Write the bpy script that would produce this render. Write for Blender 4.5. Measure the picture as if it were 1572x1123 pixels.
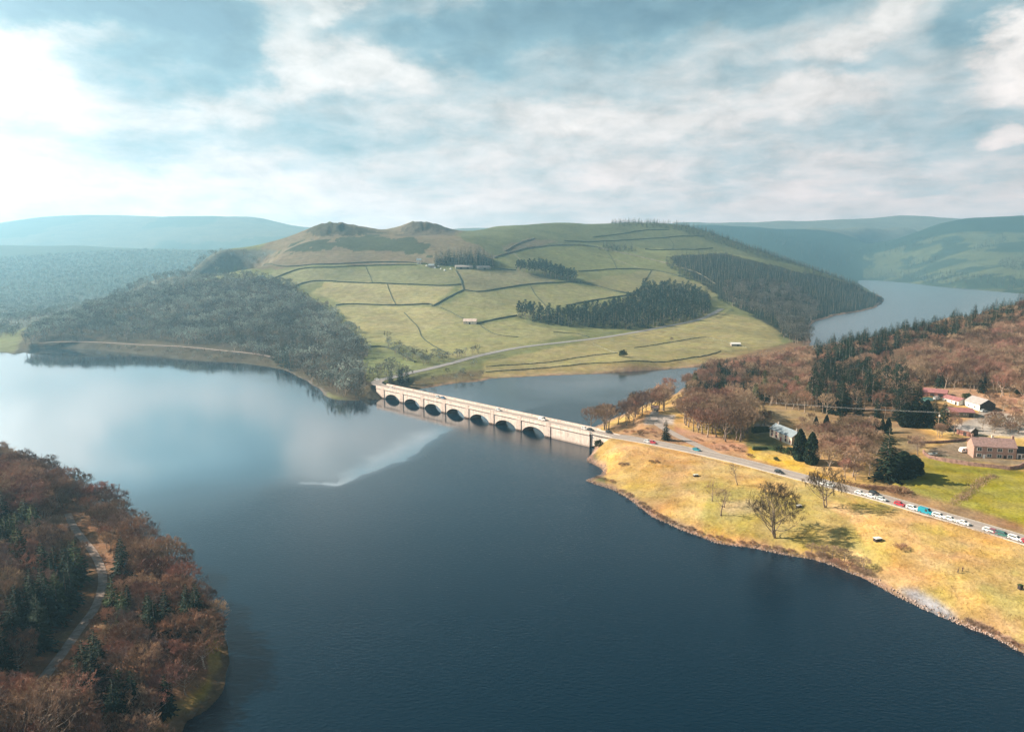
import bpy, math, random
import numpy as np
from mathutils import Vector, Matrix
R = math.radians
scene = bpy.context.scene
for o in list(bpy.data.objects): bpy.data.objects.remove(o)

# ------------------------------------------------------------------ camera
F, CX, CY, CAMH = 1100.0, 786.0, 561.5, 105.0
PITCH = math.atan(161.5 / F)
cam_data = bpy.data.cameras.new('camera'); cam = bpy.data.objects.new('camera', cam_data)
scene.collection.objects.link(cam); scene.camera = cam
cam.location = (0, 0, CAMH); cam.rotation_euler = (R(90) - PITCH, 0, 0)
cam_data.sensor_width = 36; cam_data.lens = 36 * F / 1572
cam_data.clip_start = 1; cam_data.clip_end = 60000

# ------------------------------------------------------------------ light
SUN_EL, SUN_AZ = 33.0, -77.0            # azimuth from +Y (the view), negative = left
sd = Vector((math.sin(R(SUN_AZ)) * math.cos(R(SUN_EL)), math.cos(R(SUN_AZ)) * math.cos(R(SUN_EL)), math.sin(R(SUN_EL))))
sun_data = bpy.data.lights.new('sun', 'SUN'); sun = bpy.data.objects.new('sun', sun_data)
scene.collection.objects.link(sun)
sun_data.energy = 5.0; sun_data.angle = R(0.5); sun_data.color = (1.0, 0.85, 0.68)
sun.rotation_euler = sd.to_track_quat('Z', 'Y').to_euler(); sun.location = (0, 0, 900)
vs = scene.view_settings
scene.display_settings.display_device = 'sRGB'
vs.view_transform = 'Standard'; vs.look = 'None'; vs.gamma = 1; vs.use_curve_mapping = False
vs.exposure = 1.18
cy = scene.cycles
cy.max_bounces = 5; cy.diffuse_bounces = 2; cy.glossy_bounces = 3; cy.transmission_bounces = 2
cy.volume_bounces = 1; cy.transparent_max_bounces = 8; cy.caustics_reflective = False; cy.caustics_refractive = False
cy.sample_clamp_indirect = 4.0
HAZE = 1.55e-4

# ------------------------------------------------------------------ world: real sky with a procedural cloud deck
world = bpy.data.worlds.new('World'); scene.world = world; world.use_nodes = True
nt = world.node_tree; nt.nodes.clear()
def N(t, kind, **kw):
    n = t.nodes.new(kind)
    for k, v in kw.items():
        if k == 'ins':
            for kk, vv in v.items():
                if isinstance(vv, bpy.types.NodeSocket): t.links.new(vv, n.inputs[kk])
                else: n.inputs[kk].default_value = vv
        else: setattr(n, k, v)
    return n
def M(t, op, a, b=None, c=None, clamp=False):
    n = t.nodes.new('ShaderNodeMath'); n.operation = op; n.use_clamp = clamp
    for i, v in enumerate((a, b, c)):
        if v is None: continue
        if isinstance(v, bpy.types.NodeSocket): t.links.new(v, n.inputs[i])
        else: n.inputs[i].default_value = v
    return n.outputs[0]
def MIX(t, fac, a, b, mode='MIX'):
    n = t.nodes.new('ShaderNodeMix'); n.data_type = 'RGBA'; n.blend_type = mode
    for i, v in ((0, fac), (6, a), (7, b)):
        if isinstance(v, bpy.types.NodeSocket): t.links.new(v, n.inputs[i])
        else: n.inputs[i].default_value = v if i == 0 else (tuple(v) + (1,) if len(v) == 3 else v)
    return n.outputs[2]
def RAMP(t, fac, stops, interp='LINEAR'):
    n = t.nodes.new('ShaderNodeValToRGB'); cr = n.color_ramp; cr.interpolation = interp
    while len(cr.elements) < len(stops): cr.elements.new(0.5)
    for e, (p, c) in zip(cr.elements, stops):
        e.position = p; e.color = (c, c, c, 1) if not hasattr(c, '__len__') else tuple(c) + (1,)
    t.links.new(fac, n.inputs[0]); return n.outputs[0]
sky = N(nt, 'ShaderNodeTexSky'); sky.sky_type = 'NISHITA'; sky.sun_disc = False
sky.sun_elevation = R(SUN_EL); sky.sun_rotation = R(SUN_AZ); sky.altitude = 300; sky.air_density = 1.0; sky.dust_density = 1.5; sky.ozone_density = 2.0
tc = N(nt, 'ShaderNodeTexCoord')
sep = N(nt, 'ShaderNodeSeparateXYZ', ins={0: tc.outputs['Generated']})
dx_, dy_, dz_ = sep.outputs
az = M(nt, 'ARCTAN2', dx_, dy_)                                      # compass bearing of the sky direction
el = M(nt, 'ARCSINE', dz_)
# cloud deck coordinates: bearing and a height stretched as a flat deck would be
zz = M(nt, 'MAXIMUM', dz_, 0.0)
inv = M(nt, 'DIVIDE', 1.0, M(nt, 'ADD', zz, 0.16))
cv = N(nt, 'ShaderNodeCombineXYZ', ins={0: M(nt, 'MULTIPLY', dx_, inv), 1: M(nt, 'MULTIPLY', dy_, inv), 2: 0.3})
n1 = N(nt, 'ShaderNodeTexNoise', ins={'Vector': cv.outputs[0], 'Scale': 1.5, 'Detail': 8.0, 'Roughness': 0.55, 'Distortion': 0.25})
n2 = N(nt, 'ShaderNodeTexNoise', ins={'Vector': cv.outputs[0], 'Scale': 5.0, 'Detail': 7.0, 'Roughness': 0.6, 'Distortion': 0.3})
# warp of the large cloud shapes so that their rims billow
wz = N(nt, 'ShaderNodeCombineXYZ', ins={0: M(nt, 'MULTIPLY', az, 1.0), 1: M(nt, 'MULTIPLY', el, 1.8), 2: 0.0})
nw = N(nt, 'ShaderNodeTexNoise', ins={'Vector': wz.outputs[0], 'Scale': 7.0, 'Detail': 7.0, 'Roughness': 0.6})
nws = N(nt, 'ShaderNodeSeparateColor', ins={0: nw.outputs['Color']})
azw = M(nt, 'MULTIPLY_ADD', M(nt, 'SUBTRACT', nws.outputs[0], 0.5), 0.22, az)
elw = M(nt, 'MULTIPLY_ADD', M(nt, 'SUBTRACT', nws.outputs[1], 0.5), 0.12, el)
def skyblob(x, y, w, h, rot, amp, sharp=1.0):
    a0 = math.atan((x - CX) / F); e0 = math.atan((400 - y) / math.hypot(F, x - CX))
    wa, wb = w / F, h / F
    c, s = math.cos(R(rot)), math.sin(R(rot))
    da = M(nt, 'SUBTRACT', azw, a0); de = M(nt, 'SUBTRACT', elw, e0)
    u = M(nt, 'ADD', M(nt, 'MULTIPLY', da, c / wa), M(nt, 'MULTIPLY', de, s / wa))
    v = M(nt, 'ADD', M(nt, 'MULTIPLY', da, -s / wb), M(nt, 'MULTIPLY', de, c / wb))
    q = M(nt, 'ADD', M(nt, 'MULTIPLY', u, u), M(nt, 'MULTIPLY', v, v))
    if sharp != 1: q = M(nt, 'POWER', q, sharp)
    return M(nt, 'MULTIPLY', M(nt, 'EXPONENT', M(nt, 'MULTIPLY', q, -1.0)), amp)
acc = None
for b in SKYBLOBS if 'SKYBLOBS' in globals() else [
    (10, 95, 70, 60, 0, .45, 1.5), (60, 165, 130, 32, 0, .35, 1), (160, 78, 120, 16, 3, .35, 1), (470, 80, 60, 50, 70, .32, 2), (530, 15, 30, 40, 60, .5, 2),
    (530, 115, 130, 34, -6, .38, 1.6), (410, 160, 130, 24, 14, .34, 1.5), (640, 110, 80, 34, 0, .3, 1.4),
    (290, 60, 170, 55, -4, -.50, 1), (120, 15, 240, 30, 0, -.50, 1), (250, 125, 110, 40, 0, -.25, 1), (650, 75, 90, 38, -12, -.35, 1.4), (880, 65, 210, 34, 4, -.40, 1.2),
    (1150, 20, 220, 30, 0, -.30, 1), (1210, 118, 110, 18, 5, -.25, 1.4), (690, 30, 140, 14, 10, .15, 1), (800, 10, 100, 16, 8, .2, 1),
    (330, 225, 260, 26, 0, -.22, 1), (880, 222, 130, 20, 4, -.14, 1), (1000, 195, 200, 30, 6, .30, 1.5), (860, 180, 90, 26, 5, .3, 1.5), (1270, 165, 70, 30, 0, .3, 1.6),
    (1330, 55, 130, 20, 16, .33, 1.2), (1200, 85, 90, 12, 14, .2, 1), (1530, 95, 75, 38, 32, .75, 1.8), (1560, 60, 50, 40, 0, .3, 2), (1550, 205, 50, 16, 20, .5, 1.6),
    (1480, 55, 40, 46, 0, -.4, 1.3), (1430, 230, 150, 50, 0, -.16, 1), (700, 195, 120, 26, 0, .18, 1), (560, 255, 160, 22, 0, .12, 1), (150, 280, 300, 30, 0, .18, 1), (1000, 250, 120, 16, 8, .12, 1)]:
    v = skyblob(*b); acc = v if acc is None else M(nt, 'ADD', acc, v)
low = M(nt, 'MULTIPLY', M(nt, 'EXPONENT', M(nt, 'MULTIPLY', M(nt, 'MAXIMUM', el, 0.0), -11.0)), 0.52)   # cloud thickens towards the horizon
nse = M(nt, 'ADD', M(nt, 'MULTIPLY', M(nt, 'SUBTRACT', n1.outputs[0], 0.5), 0.85), M(nt, 'MULTIPLY', M(nt, 'SUBTRACT', n2.outputs[0], 0.5), 0.6))
cl = M(nt, 'ADD', M(nt, 'ADD', M(nt, 'MULTIPLY', acc, .85), low), M(nt, 'ADD', nse, 0.44))
high = M(nt, 'MULTIPLY', M(nt, 'MAXIMUM', M(nt, 'SUBTRACT', el, 0.35), 0.0), -3.0)                      # bluer overhead
left = M(nt, 'MULTIPLY', M(nt, 'EXPONENT', M(nt, 'MULTIPLY', M(nt, 'POWER', M(nt, 'ADD', az, 1.0), 2.0), -4.0)), 0.12)  # thin bright veil on the sun's side
cl = M(nt, 'ADD', cl, left)
cloudcol = N(nt, 'ShaderNodeValToRGB'); cr = cloudcol.color_ramp; nt.links.new(cl, cloudcol.inputs[0])
for _ in range(3): cr.elements.new(0.5)
for e, (p, c) in zip(cr.elements, [(0.0, (.90, 1.55, 1.85)), (0.24, (1.42, 2.2, 2.5)), (0.46, (2.60, 3.02, 3.15)), (0.72, (4.15, 4.02, 3.90)), (1.0, (5.3, 5.0, 4.75))]):
    e.position = p; e.color = tuple(x / 10 for x in c) + (1,)
n3 = N(nt, 'ShaderNodeTexNoise', ins={'Vector': wz.outputs[0], 'Scale': 16.0, 'Detail': 8.0, 'Roughness': 0.62, 'Distortion': 0.4})
cm = RAMP(nt, n3.outputs[0], [(.30, .80), (.50, 1.0), (.72, 1.16)]); cmx = M(nt, 'MULTIPLY', cm, 10.0)
cmc = N(nt, 'ShaderNodeCombineColor', ins={0: cmx, 1: cmx, 2: cmx})
cc10 = MIX(nt, 1.0, cloudcol.outputs[0], cmc.outputs[0], 'MULTIPLY')
# sky above the view is darkened so that the near water reflects less light
hi_ = RAMP(nt, el, [(.29, 1.0), (.42, .34), (.52, .17), (1.0, .12)]); lo_ = RAMP(nt, M(nt, 'ABSOLUTE', el), [(0.0, 1.36), (.16, 1.08), (.30, 1.0)])
warm = N(nt, 'ShaderNodeCombineColor', ins={0: M(nt, 'MULTIPLY', M(nt, 'POWER', hi_, 1.35), M(nt, 'POWER', lo_, 2.5)), 1: M(nt, 'MULTIPLY', M(nt, 'POWER', hi_, 1.14), M(nt, 'POWER', lo_, 1.25)), 2: M(nt, 'MULTIPLY', hi_, M(nt, 'POWER', lo_, 1.0))})
cc10 = MIX(nt, 1.0, cc10, warm.outputs[0], 'MULTIPLY')
fac = RAMP(nt, cl, [(0.0, 0.88), (0.35, 0.97), (0.6, 1.0)])
skymix = MIX(nt, fac, sky.outputs[0], cc10)
# bright aureole of thin cloud around the sun, which stands left of the view
dotn = N(nt, 'ShaderNodeVectorMath', operation='DOT_PRODUCT', ins={0: tc.outputs['Generated'], 1: tuple(sd)})
glow = M(nt, 'MULTIPLY', M(nt, 'EXPONENT', M(nt, 'MULTIPLY', M(nt, 'SUBTRACT', dotn.outputs['Value'], 1.0), 6.0)), 2.2)
band = M(nt, 'ADD', M(nt, 'POWER', M(nt, 'DIVIDE', M(nt, 'ADD', az, R(50)), R(8)), 2.0), M(nt, 'POWER', M(nt, 'DIVIDE', M(nt, 'SUBTRACT', el, R(11)), R(8)), 2.0))
glow = M(nt, 'ADD', glow, M(nt, 'MULTIPLY', M(nt, 'EXPONENT', M(nt, 'MULTIPLY', band, -1.0)), 40.0))   # bright patch added low on the left, beyond the view, to whiten the water
glc = N(nt, 'ShaderNodeCombineColor', ins={0: glow, 1: M(nt, 'MULTIPLY', glow, .99), 2: M(nt, 'MULTIPLY', glow, .95)})
skymix = MIX(nt, 1.0, skymix, glc.outputs[0], 'ADD')
bg = N(nt, 'ShaderNodeBackground', ins={0: skymix, 1: 0.085})
wo = N(nt, 'ShaderNodeOutputWorld', ins={0: bg.outputs[0]})
world.cycles.sampling_method = 'MANUAL'; world.cycles.sample_map_resolution = 1024

# ------------------------------------------------------------------ geometry helpers
FWD = np.array([0, math.cos(PITCH), -math.sin(PITCH)]); UP = np.array([0, math.sin(PITCH), math.cos(PITCH)])
def ray(px, py):
    px = np.asarray(px, float); py = np.asarray(py, float)
    a = (px - CX) / F; b = (CY - py) / F
    return np.stack([a, FWD[1] + b * UP[1], FWD[2] + b * UP[2]], -1)
def at_z(px, py, z=0.0):
    d = ray(px, py); k = (z - CAMH) / d[..., 2]
    return np.stack([d[..., 0] * k, d[..., 1] * k, CAMH + d[..., 2] * k], -1)
def at_D(px, py, D):
    d = ray(px, py); k = D / d[..., 1]
    return np.stack([d[..., 0] * k, d[..., 1] * k, CAMH + d[..., 2] * k], -1)
def project(X, Y, Z):
    dep = Y * FWD[1] + (Z - CAMH) * FWD[2]; dep = np.maximum(dep, 1e-3)
    return CX + F * X / dep, CY - F * (Y * UP[1] + (Z - CAMH) * UP[2]) / dep
def vnoise(x, y, seed=0):
    xi = np.floor(x).astype(np.int64); yi = np.floor(y).astype(np.int64)
    xf = x - xi; yf = y - yi
    u = xf * xf * (3 - 2 * xf); v = yf * yf * (3 - 2 * yf)
    def h(a, b):
        n = (a * 374761393 + b * 668265263 + seed * 1442695041) & 0xFFFFFFFF
        n = ((n ^ (n >> 13)) * 1274126177) & 0xFFFFFFFF
        return ((n ^ (n >> 16)) & 0xFFFF) / 65535.0
    return (h(xi, yi) * (1 - u) + h(xi + 1, yi) * u) * (1 - v) + (h(xi, yi + 1) * (1 - u) + h(xi + 1, yi + 1) * u) * v
def fbm(x, y, octv=4, seed=0):
    s = 0; a = 1; t = 0
    for i in range(octv):
        s = s + a * (vnoise(x * 2 ** i, y * 2 ** i, seed + i) - 0.5); t += a; a *= 0.5
    return s / t * 2
def inpoly(px, py, poly):
    r = np.zeros(np.shape(px), bool); P = poly; n = len(P)
    for i in range(n):
        x1, y1 = P[i]; x2, y2 = P[(i + 1) % n]
        if y1 == y2: continue
        c = ((y1 > py) != (y2 > py)) & (px < (x2 - x1) * (py - y1) / (y2 - y1) + x1)
        r ^= c
    return r
def catmull(P, k):
    P = np.asarray(P, float); out = []
    n = len(P)
    for i in range(n - 1):
        p0, p1, p2, p3 = P[max(i - 1, 0)], P[i], P[i + 1], P[min(i + 2, n - 1)]
        for j in range(k):
            t = j / k
            out.append(0.5 * ((2 * p1) + (-p0 + p2) * t + (2 * p0 - 5 * p1 + 4 * p2 - p3) * t * t + (-p0 + 3 * p1 - 3 * p2 + p3) * t ** 3))
    out.append(P[-1]); return np.array(out)
def smooth(a, b, x):
    t = np.clip((x - a) / (b - a), 0, 1); return t * t * (3 - 2 * t)
# ------------------------------------------------------------------ the lake outline, read off as points of the water level
north = [(-900, 560), (-400, 540), (-100, 540), (0, 541), (26, 543), (60, 535), (130, 536), (200, 542), (300, 553), (370, 558), (410, 563), (440, 570), (480, 590), (508, 611), (540, 615), (565, 613), (586, 612),
         (592, 604), (620, 600), (646, 597), (693, 589), (737, 585), (760, 580.5), (830, 577), (907, 574), (985, 569), (1062, 564), (1125, 557), (1190, 546), (1235, 535), (1243, 526), (1242, 510), (1247, 496),
         (1262, 490), (1290, 483), (1325, 477), (1345, 471), (1356, 463), (1354, 456), (1335, 446), (1322, 438), (1318, 431), (1335, 430), (1390, 434), (1440, 440), (1480, 443), (1525, 447), (1600, 453), (1750, 462), (2000, 478)]
south = [(2000, 500), (1750, 482), (1640, 484), (1530, 494), (1400, 516), (1250, 546), (1120, 572), (1060, 590), (1035, 605), (1000, 617), (965, 632), (935, 645), (905, 660), (899, 668), (911, 688),
         (901, 706), (912, 712), (924, 719), (925, 727), (912, 733), (902, 737), (925, 746), (948, 755), (975, 774), (1010, 797), (1050, 814), (1100, 832), (1150, 840), (1200, 850), (1260, 862), (1320, 884),
         (1380, 916), (1424, 938), (1474, 958), (1524, 978), (1572, 1004), (1650, 1045), (1850, 1135)]
west = [(225, 1260), (278, 1123), (290, 1105), (312, 1092), (335, 1068), (346, 1040), (351, 1010), (349, 985), (342, 955), (325, 925), (290, 885), (240, 838), (190, 800), (150, 775), (60, 730), (-50, 702), (-200, 680), (-500, 650), (-900, 625)]
def toW(L): return at_z([p[0] for p in L], [p[1] for p in L], 0.0)[:, :2]
def jit(P, k, amp):
    Q = catmull(P, k); rr = np.hypot(Q[:, 0], Q[:, 1])
    Q = Q + np.stack([fbm(Q[:, 0] / 9, Q[:, 1] / 9, 3, 5), fbm(Q[:, 0] / 9, Q[:, 1] / 9, 3, 9)], -1) * np.minimum(amp, rr[:, None] * 0.004)
    return Q
LN, LS, LW = jit(toW(north), 4, 3), jit(toW(south), 5, 2.2), jit(toW(west), 4, 2.0)
LAKE = np.concatenate([LN, LS, [[170, 60], [170, -400], [-60, -400], [-62, 60]], LW])
def lakedist(X, Y):
    """signed distance to the shore: positive on land"""
    X = np.asarray(X, np.float32).ravel(); Y = np.asarray(Y, np.float32).ravel()
    best = np.full(X.shape, 1e18, np.float32); ins = np.zeros(X.shape, bool)
    A = LAKE.astype(np.float32); B = np.roll(A, -1, 0)
    for (ax, ay), (bx, by) in zip(A, B):
        ex, ey = bx - ax, by - ay; l = ex * ex + ey * ey + 1e-9
        wx = X - ax; wy = Y - ay
        t = np.clip((wx * ex + wy * ey) / l, 0, 1)
        d = (wx - t * ex) ** 2 + (wy - t * ey) ** 2
        np.minimum(best, d, out=best)
        if ay != by: ins ^= ((ay > Y) != (by > Y)) & (X < ex * (Y - ay) / ey + ax)
    d = np.sqrt(best); return np.where(ins, -d, d)

# ------------------------------------------------------------------ relief: measured points (picture point + distance, or + height)
CT = []
def cmp_(D): return D if D < 4300 else 4300 + (D - 4300) * .6
def cD(L):
    for x, y, D in L: CT.append(at_D(x, y, cmp_(D)))
def cZ(L):
    for x, y, z in L: CT.append(at_z(x, y, z))
def cW(L):
    for p in L:
        p = np.array(p, float); k = cmp_(p[1]) / p[1] if p[1] > 0 else 1; p[:2] *= k; CT.append(p)
pt = [560, 530, 500, 470, 440, 410, 385, 368]; dt = [690, 800, 930, 1060, 1180, 1290, 1390, 1470]; gt = [.04, .06, .10, .12, .15, .22, .28, .33]
for x in range(600, 1060, 60):
    w = float(smooth(680, 1050, x))
    for y, D, g in zip(pt, dt, gt):
        if x > 880 and y == 560: continue
        cD([(x, y, D * (1 + w * g))])
for x in (480, 540):
    for y, D in zip(pt[1:], dt[1:]): cD([(x, y, D)])
cD([(590, 570, 640), (560, 580, 610), (500, 560, 690), (430, 540, 790), (430, 500, 930), (430, 470, 1060), (430, 440, 1190), (430, 412, 1300), (430, 390, 1420),
    (360, 535, 800), (360, 500, 920), (360, 470, 1050), (360, 440, 1200), (360, 418, 1330), (290, 530, 825), (290, 500, 930), (290, 470, 1060), (290, 445, 1220), (290, 428, 1360),
    (220, 525, 860), (220, 500, 940), (220, 470, 1070), (220, 448, 1230), (150, 522, 870), (150, 500, 940), (150, 476, 1060), (100, 522, 870), (100, 500, 940), (60, 523, 860)])
# crest of the long hill, tors included
crest = [(340, 411, 1480), (380, 397, 1510), (430, 374, 1530), (470, 355, 1560), (482, 349, 1570), (492, 344, 1578), (505, 342.5, 1582), (520, 344, 1585), (532, 347, 1590), (550, 350, 1600), (590, 356, 1620), (608, 358, 1650), (618, 352, 1670), (627, 345, 1680),
         (640, 341, 1690), (652, 341, 1690), (660, 345, 1690), (672, 345, 1695), (682, 349, 1700), (700, 355, 1710), (720, 354, 1800), (760, 349, 1900), (820, 344.5, 2000), (880, 343, 2050), (950, 342, 2100), (1000, 343, 2120),
         (1050, 347, 2150), (1090, 358, 2150), (1150, 380, 2120), (1220, 404, 2050), (1280, 424, 1950), (1330, 446, 1850)]
cD(crest)
cD([(482, 356, 1540), (505, 353, 1550), (530, 356, 1555), (470, 365, 1530), (560, 362, 1560), (627, 356, 1640), (645, 355, 1645), (665, 356, 1650)])
for x, y, D in crest[::3]:
    p = at_D(x, y, D); k = (D + 420) / D
    cW([(p[0] * k, p[1] * k, max(p[2] - 110, 15))])
cD([(280, 426, 1450), (220, 442, 1350), (150, 466, 1200), (100, 487, 1060), (60, 510, 930)])
cW([(-900, 1700, 2), (-1000, 1400, 1), (-800, 1300, 1), (-950, 1150, 1), (-1200, 1500, 6), (-620, 2100, 20), (-850, 2400, 60)])
# east side of the hill
cD([(1110, 390, 1850), (1110, 420, 1560), (1110, 450, 1340), (1110, 480, 1130), (1110, 510, 960), (1110, 540, 810), (1160, 400, 1820), (1160, 430, 1580), (1160, 455, 1380), (1160, 490, 1100), (1160, 520, 900),
    (1215, 425, 1760), (1215, 455, 1480), (1215, 480, 1270), (1225, 505, 1050), (1280, 440, 1800), (1280, 462, 1560), (1330, 458, 1760), (980, 560, 690), (1050, 550, 740), (1150, 545, 800)])
# far left: wooded ridge, then the flat-topped moor
for x, dy in ((-500, 0), (-250, 0), (0, 0), (120, 1), (250, 6), (350, 9)):
    cD([(x, 376 + dy, 3500 - x * .8), (x, 400 + dy, 2900), (x, 430 + dy * .5, 2300), (x, 465, 1780), (x, 500 if x < 200 else 492, 1120 if x < 0 else 1450)])
    p = at_D(x, 400, 4400); cW([(p[0], p[1], 95)])
cD([(-60, 508, 1000), (-250, 512, 960), (-500, 515, 930), (20, 512, 985), (410, 384, 3200), (440, 384, 3200)])
cD([(-500, 350, 6600), (-250, 346, 6600), (-60, 345, 6700), (0, 341, 6800), (60, 333, 6800), (130, 330, 6800), (190, 330.5, 6800), (250, 331, 6800), (320, 332, 6800), (390, 333.5, 6800), (400, 336, 6700), (412, 342, 6600), (440, 348, 6500), (470, 353, 6400), (500, 357, 6300), (600, 362, 6300)])
cD([(0, 362, 5600), (130, 358, 5600), (250, 356, 5700), (390, 353, 5800), (430, 360, 5500), (60, 372, 5000), (250, 374, 5000), (420, 372, 5000)])
for x in (0, 130, 250, 390, 500): p = at_D(x, 360, 8600); cW([(p[0], p[1], 320)])
cD([(700, 350, 6000), (690, 351, 6000), (750, 353, 6000), (850, 356, 6000), (720, 362, 5200), (850, 366, 5200)])
# right: far shore hill, wooded valley head, distant moor
cD([(1330, 426, 4000), (1400, 425, 3600), (1480, 436, 2750), (1572, 445, 2450), (1400, 410, 4000), (1360, 405, 4300), (1450, 405, 3600), (1520, 415, 2950), (1572, 420, 2750), (1500, 385, 3700), (1572, 385, 3500),
    (1572, 355, 4200), (1500, 355, 4300), (1420, 378, 4300), (1700, 400, 3000), (1700, 340, 4500), (1900, 380, 3200), (1900, 330, 4800), (1640, 329, 4700),
    (1310, 396, 4700), (1350, 378, 4850), (1385, 363, 4950), (1430, 347, 5050), (1465, 339, 5000), (1500, 335, 4950), (1572, 330.5, 4800)])
for x, y, D in ((1350, 378, 4850), (1430, 347, 5050), (1500, 335, 4950), (1572, 331, 4800), (1750, 330, 4700)):
    p = at_D(x, y, D); k = (D + 900) / D; cW([(p[0] * k, p[1] * k, 120)])
cD([(1060, 350, 5200), (1090, 346.5, 5500), (1150, 347, 5800), (1250, 350, 6000), (1330, 352, 6200), (1400, 353, 6400), (1130, 370, 4800), (1200, 380, 4600), (1250, 392, 4500), (1290, 405, 4450), (1180, 360, 5100), (1280, 370, 5300), (1330, 375, 5700),
    (1060, 341, 7800), (1130, 340, 7900), (1200, 337.5, 8000), (1290, 336, 8000), (1380, 332, 8200), (1420, 331.5, 8200), (1480, 334, 8200), (1540, 336, 8200), (1700, 338, 8200), (950, 345, 7800), (850, 350, 7600)])
for x in (1060, 1130, 1200, 1290, 1380): p = at_D(x, 362, cmp_(6900)); CT.append(p)
for x in (900, 1060, 1200, 1380, 1500, 1700): p = at_D(x, 360, 9400); cW([(p[0], p[1], 300)])
cW([(1150, 2900, 60), (1000, 2500, 40), (700, 2700, 60), (300, 3000, 80), (-200, 2600, 70)])
# near right: meadow, hamlet, wooded hill
cZ([(907, 667, 8), (960, 672, 8), (1066, 690, 8), (1135, 706, 8), (1214, 730, 8), (1265, 741, 8), (1349, 763, 8), (1424, 785, 8), (1499, 807, 8), (1572, 829, 8), (1700, 868, 8),
    (940, 700, 5.5), (1000, 720, 5.5), (1060, 745, 5.5), (1120, 775, 5), (1200, 795, 5), (1280, 825, 4.5), (1350, 850, 4.5), (1430, 875, 4.5), (1500, 910, 4), (1572, 930, 4),
    (960, 650, 4), (1000, 645, 7), (1030, 660, 8), (1040, 630, 6), (1100, 650, 9), (1120, 620, 9), (1160, 670, 9), (1210, 685, 9), (1290, 700, 9), (1250, 655, 10), (1350, 660, 10), (1400, 720, 9), (1450, 700, 9.5), (1530, 706, 10), (1572, 760, 9),
    (1480, 665, 11), (1530, 650, 12), (1572, 650, 13), (1480, 625, 14), (1540, 625, 15), (1160, 620, 8), (1240, 620, 9), (1330, 620, 12), (1420, 605, 16), (1480, 603, 18), (1572, 600, 21), (1060, 604, 4)])
cD([(1100, 575, 600), (1200, 562, 640), (1300, 545, 660), (1400, 524, 690), (1500, 498, 710), (1572, 474, 730), (1700, 445, 800), (1140, 590, 560), (1220, 588, 575), (1310, 580, 580), (1400, 565, 590), (1490, 555, 590), (1572, 545, 590), (1700, 530, 610), (1850, 560, 520), (1700, 640, 400), (1900, 450, 900)])
for x, y, D in ((1100, 575, 600), (1200, 562, 640), (1300, 545, 660), (1400, 524, 690), (1500, 502, 710), (1572, 483, 730)):
    p = at_D(x, y, D); k = (D + 90) / D; cW([(p[0] * k, p[1] * k, max(p[2] - 14, 3))])
# near left: wooded hill
cZ([(x_, y_, z_ * .55) for x_, y_, z_ in [(60, 1045, 20), (110, 975, 16), (160, 880, 9), (108, 797, 12), (0, 1100, 32), (0, 1000, 28), (0, 880, 24), (0, 780, 19), (60, 930, 20), (60, 850, 17), (60, 760, 9), (110, 1080, 19), (200, 1110, 10), (260, 1060, 6), (300, 1000, 5),
    (230, 960, 8), (200, 880, 6), (-100, 1000, 38), (-100, 850, 30), (-150, 760, 22), (-300, 800, 40), (-300, 1000, 50), (-500, 720, 30), (-600, 900, 60), (0, 1250, 36), (200, 1250, 14)]])
SH = np.concatenate([toW(north), toW(south), toW(west)])
CTA = np.concatenate([np.array(CT), np.concatenate([SH, np.zeros((len(SH), 1))], 1)])
rr = np.hypot(CTA[:, 0], CTA[:, 1]); S0 = np.arctan2(CTA[:, 0], CTA[:, 1]); T0 = np.log(rr)
def kern(ds, dt_): return np.sqrt((ds * 1.25) ** 2 + dt_ ** 2 + 0.02 ** 2)
n = len(CTA); Kmat = np.zeros((n + 3, n + 3))
Kmat[:n, :n] = kern(S0[:, None] - S0[None], T0[:, None] - T0[None]) - np.eye(n) * 0.0008
Kmat[:n, n] = Kmat[n, :n] = 1; Kmat[:n, n + 1] = Kmat[n + 1, :n] = S0; Kmat[:n, n + 2] = Kmat[n + 2, :n] = T0
scl = rr                                                            # work on height / distance so that near relief is kept
CO = np.linalg.solve(Kmat, np.concatenate([(CTA[:, 2]) / scl, [0, 0, 0]]))

ns_in, ns_out, NT = 1080, 50, 900
S_ = np.concatenate([np.linspace(R(-64), R(-37.2), ns_out, endpoint=False), np.linspace(R(-37.2), R(37.2), ns_in, endpoint=False), np.linspace(R(37.2), R(64), ns_out)])
T_ = np.linspace(math.log(50), math.log(7600), NT)
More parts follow.
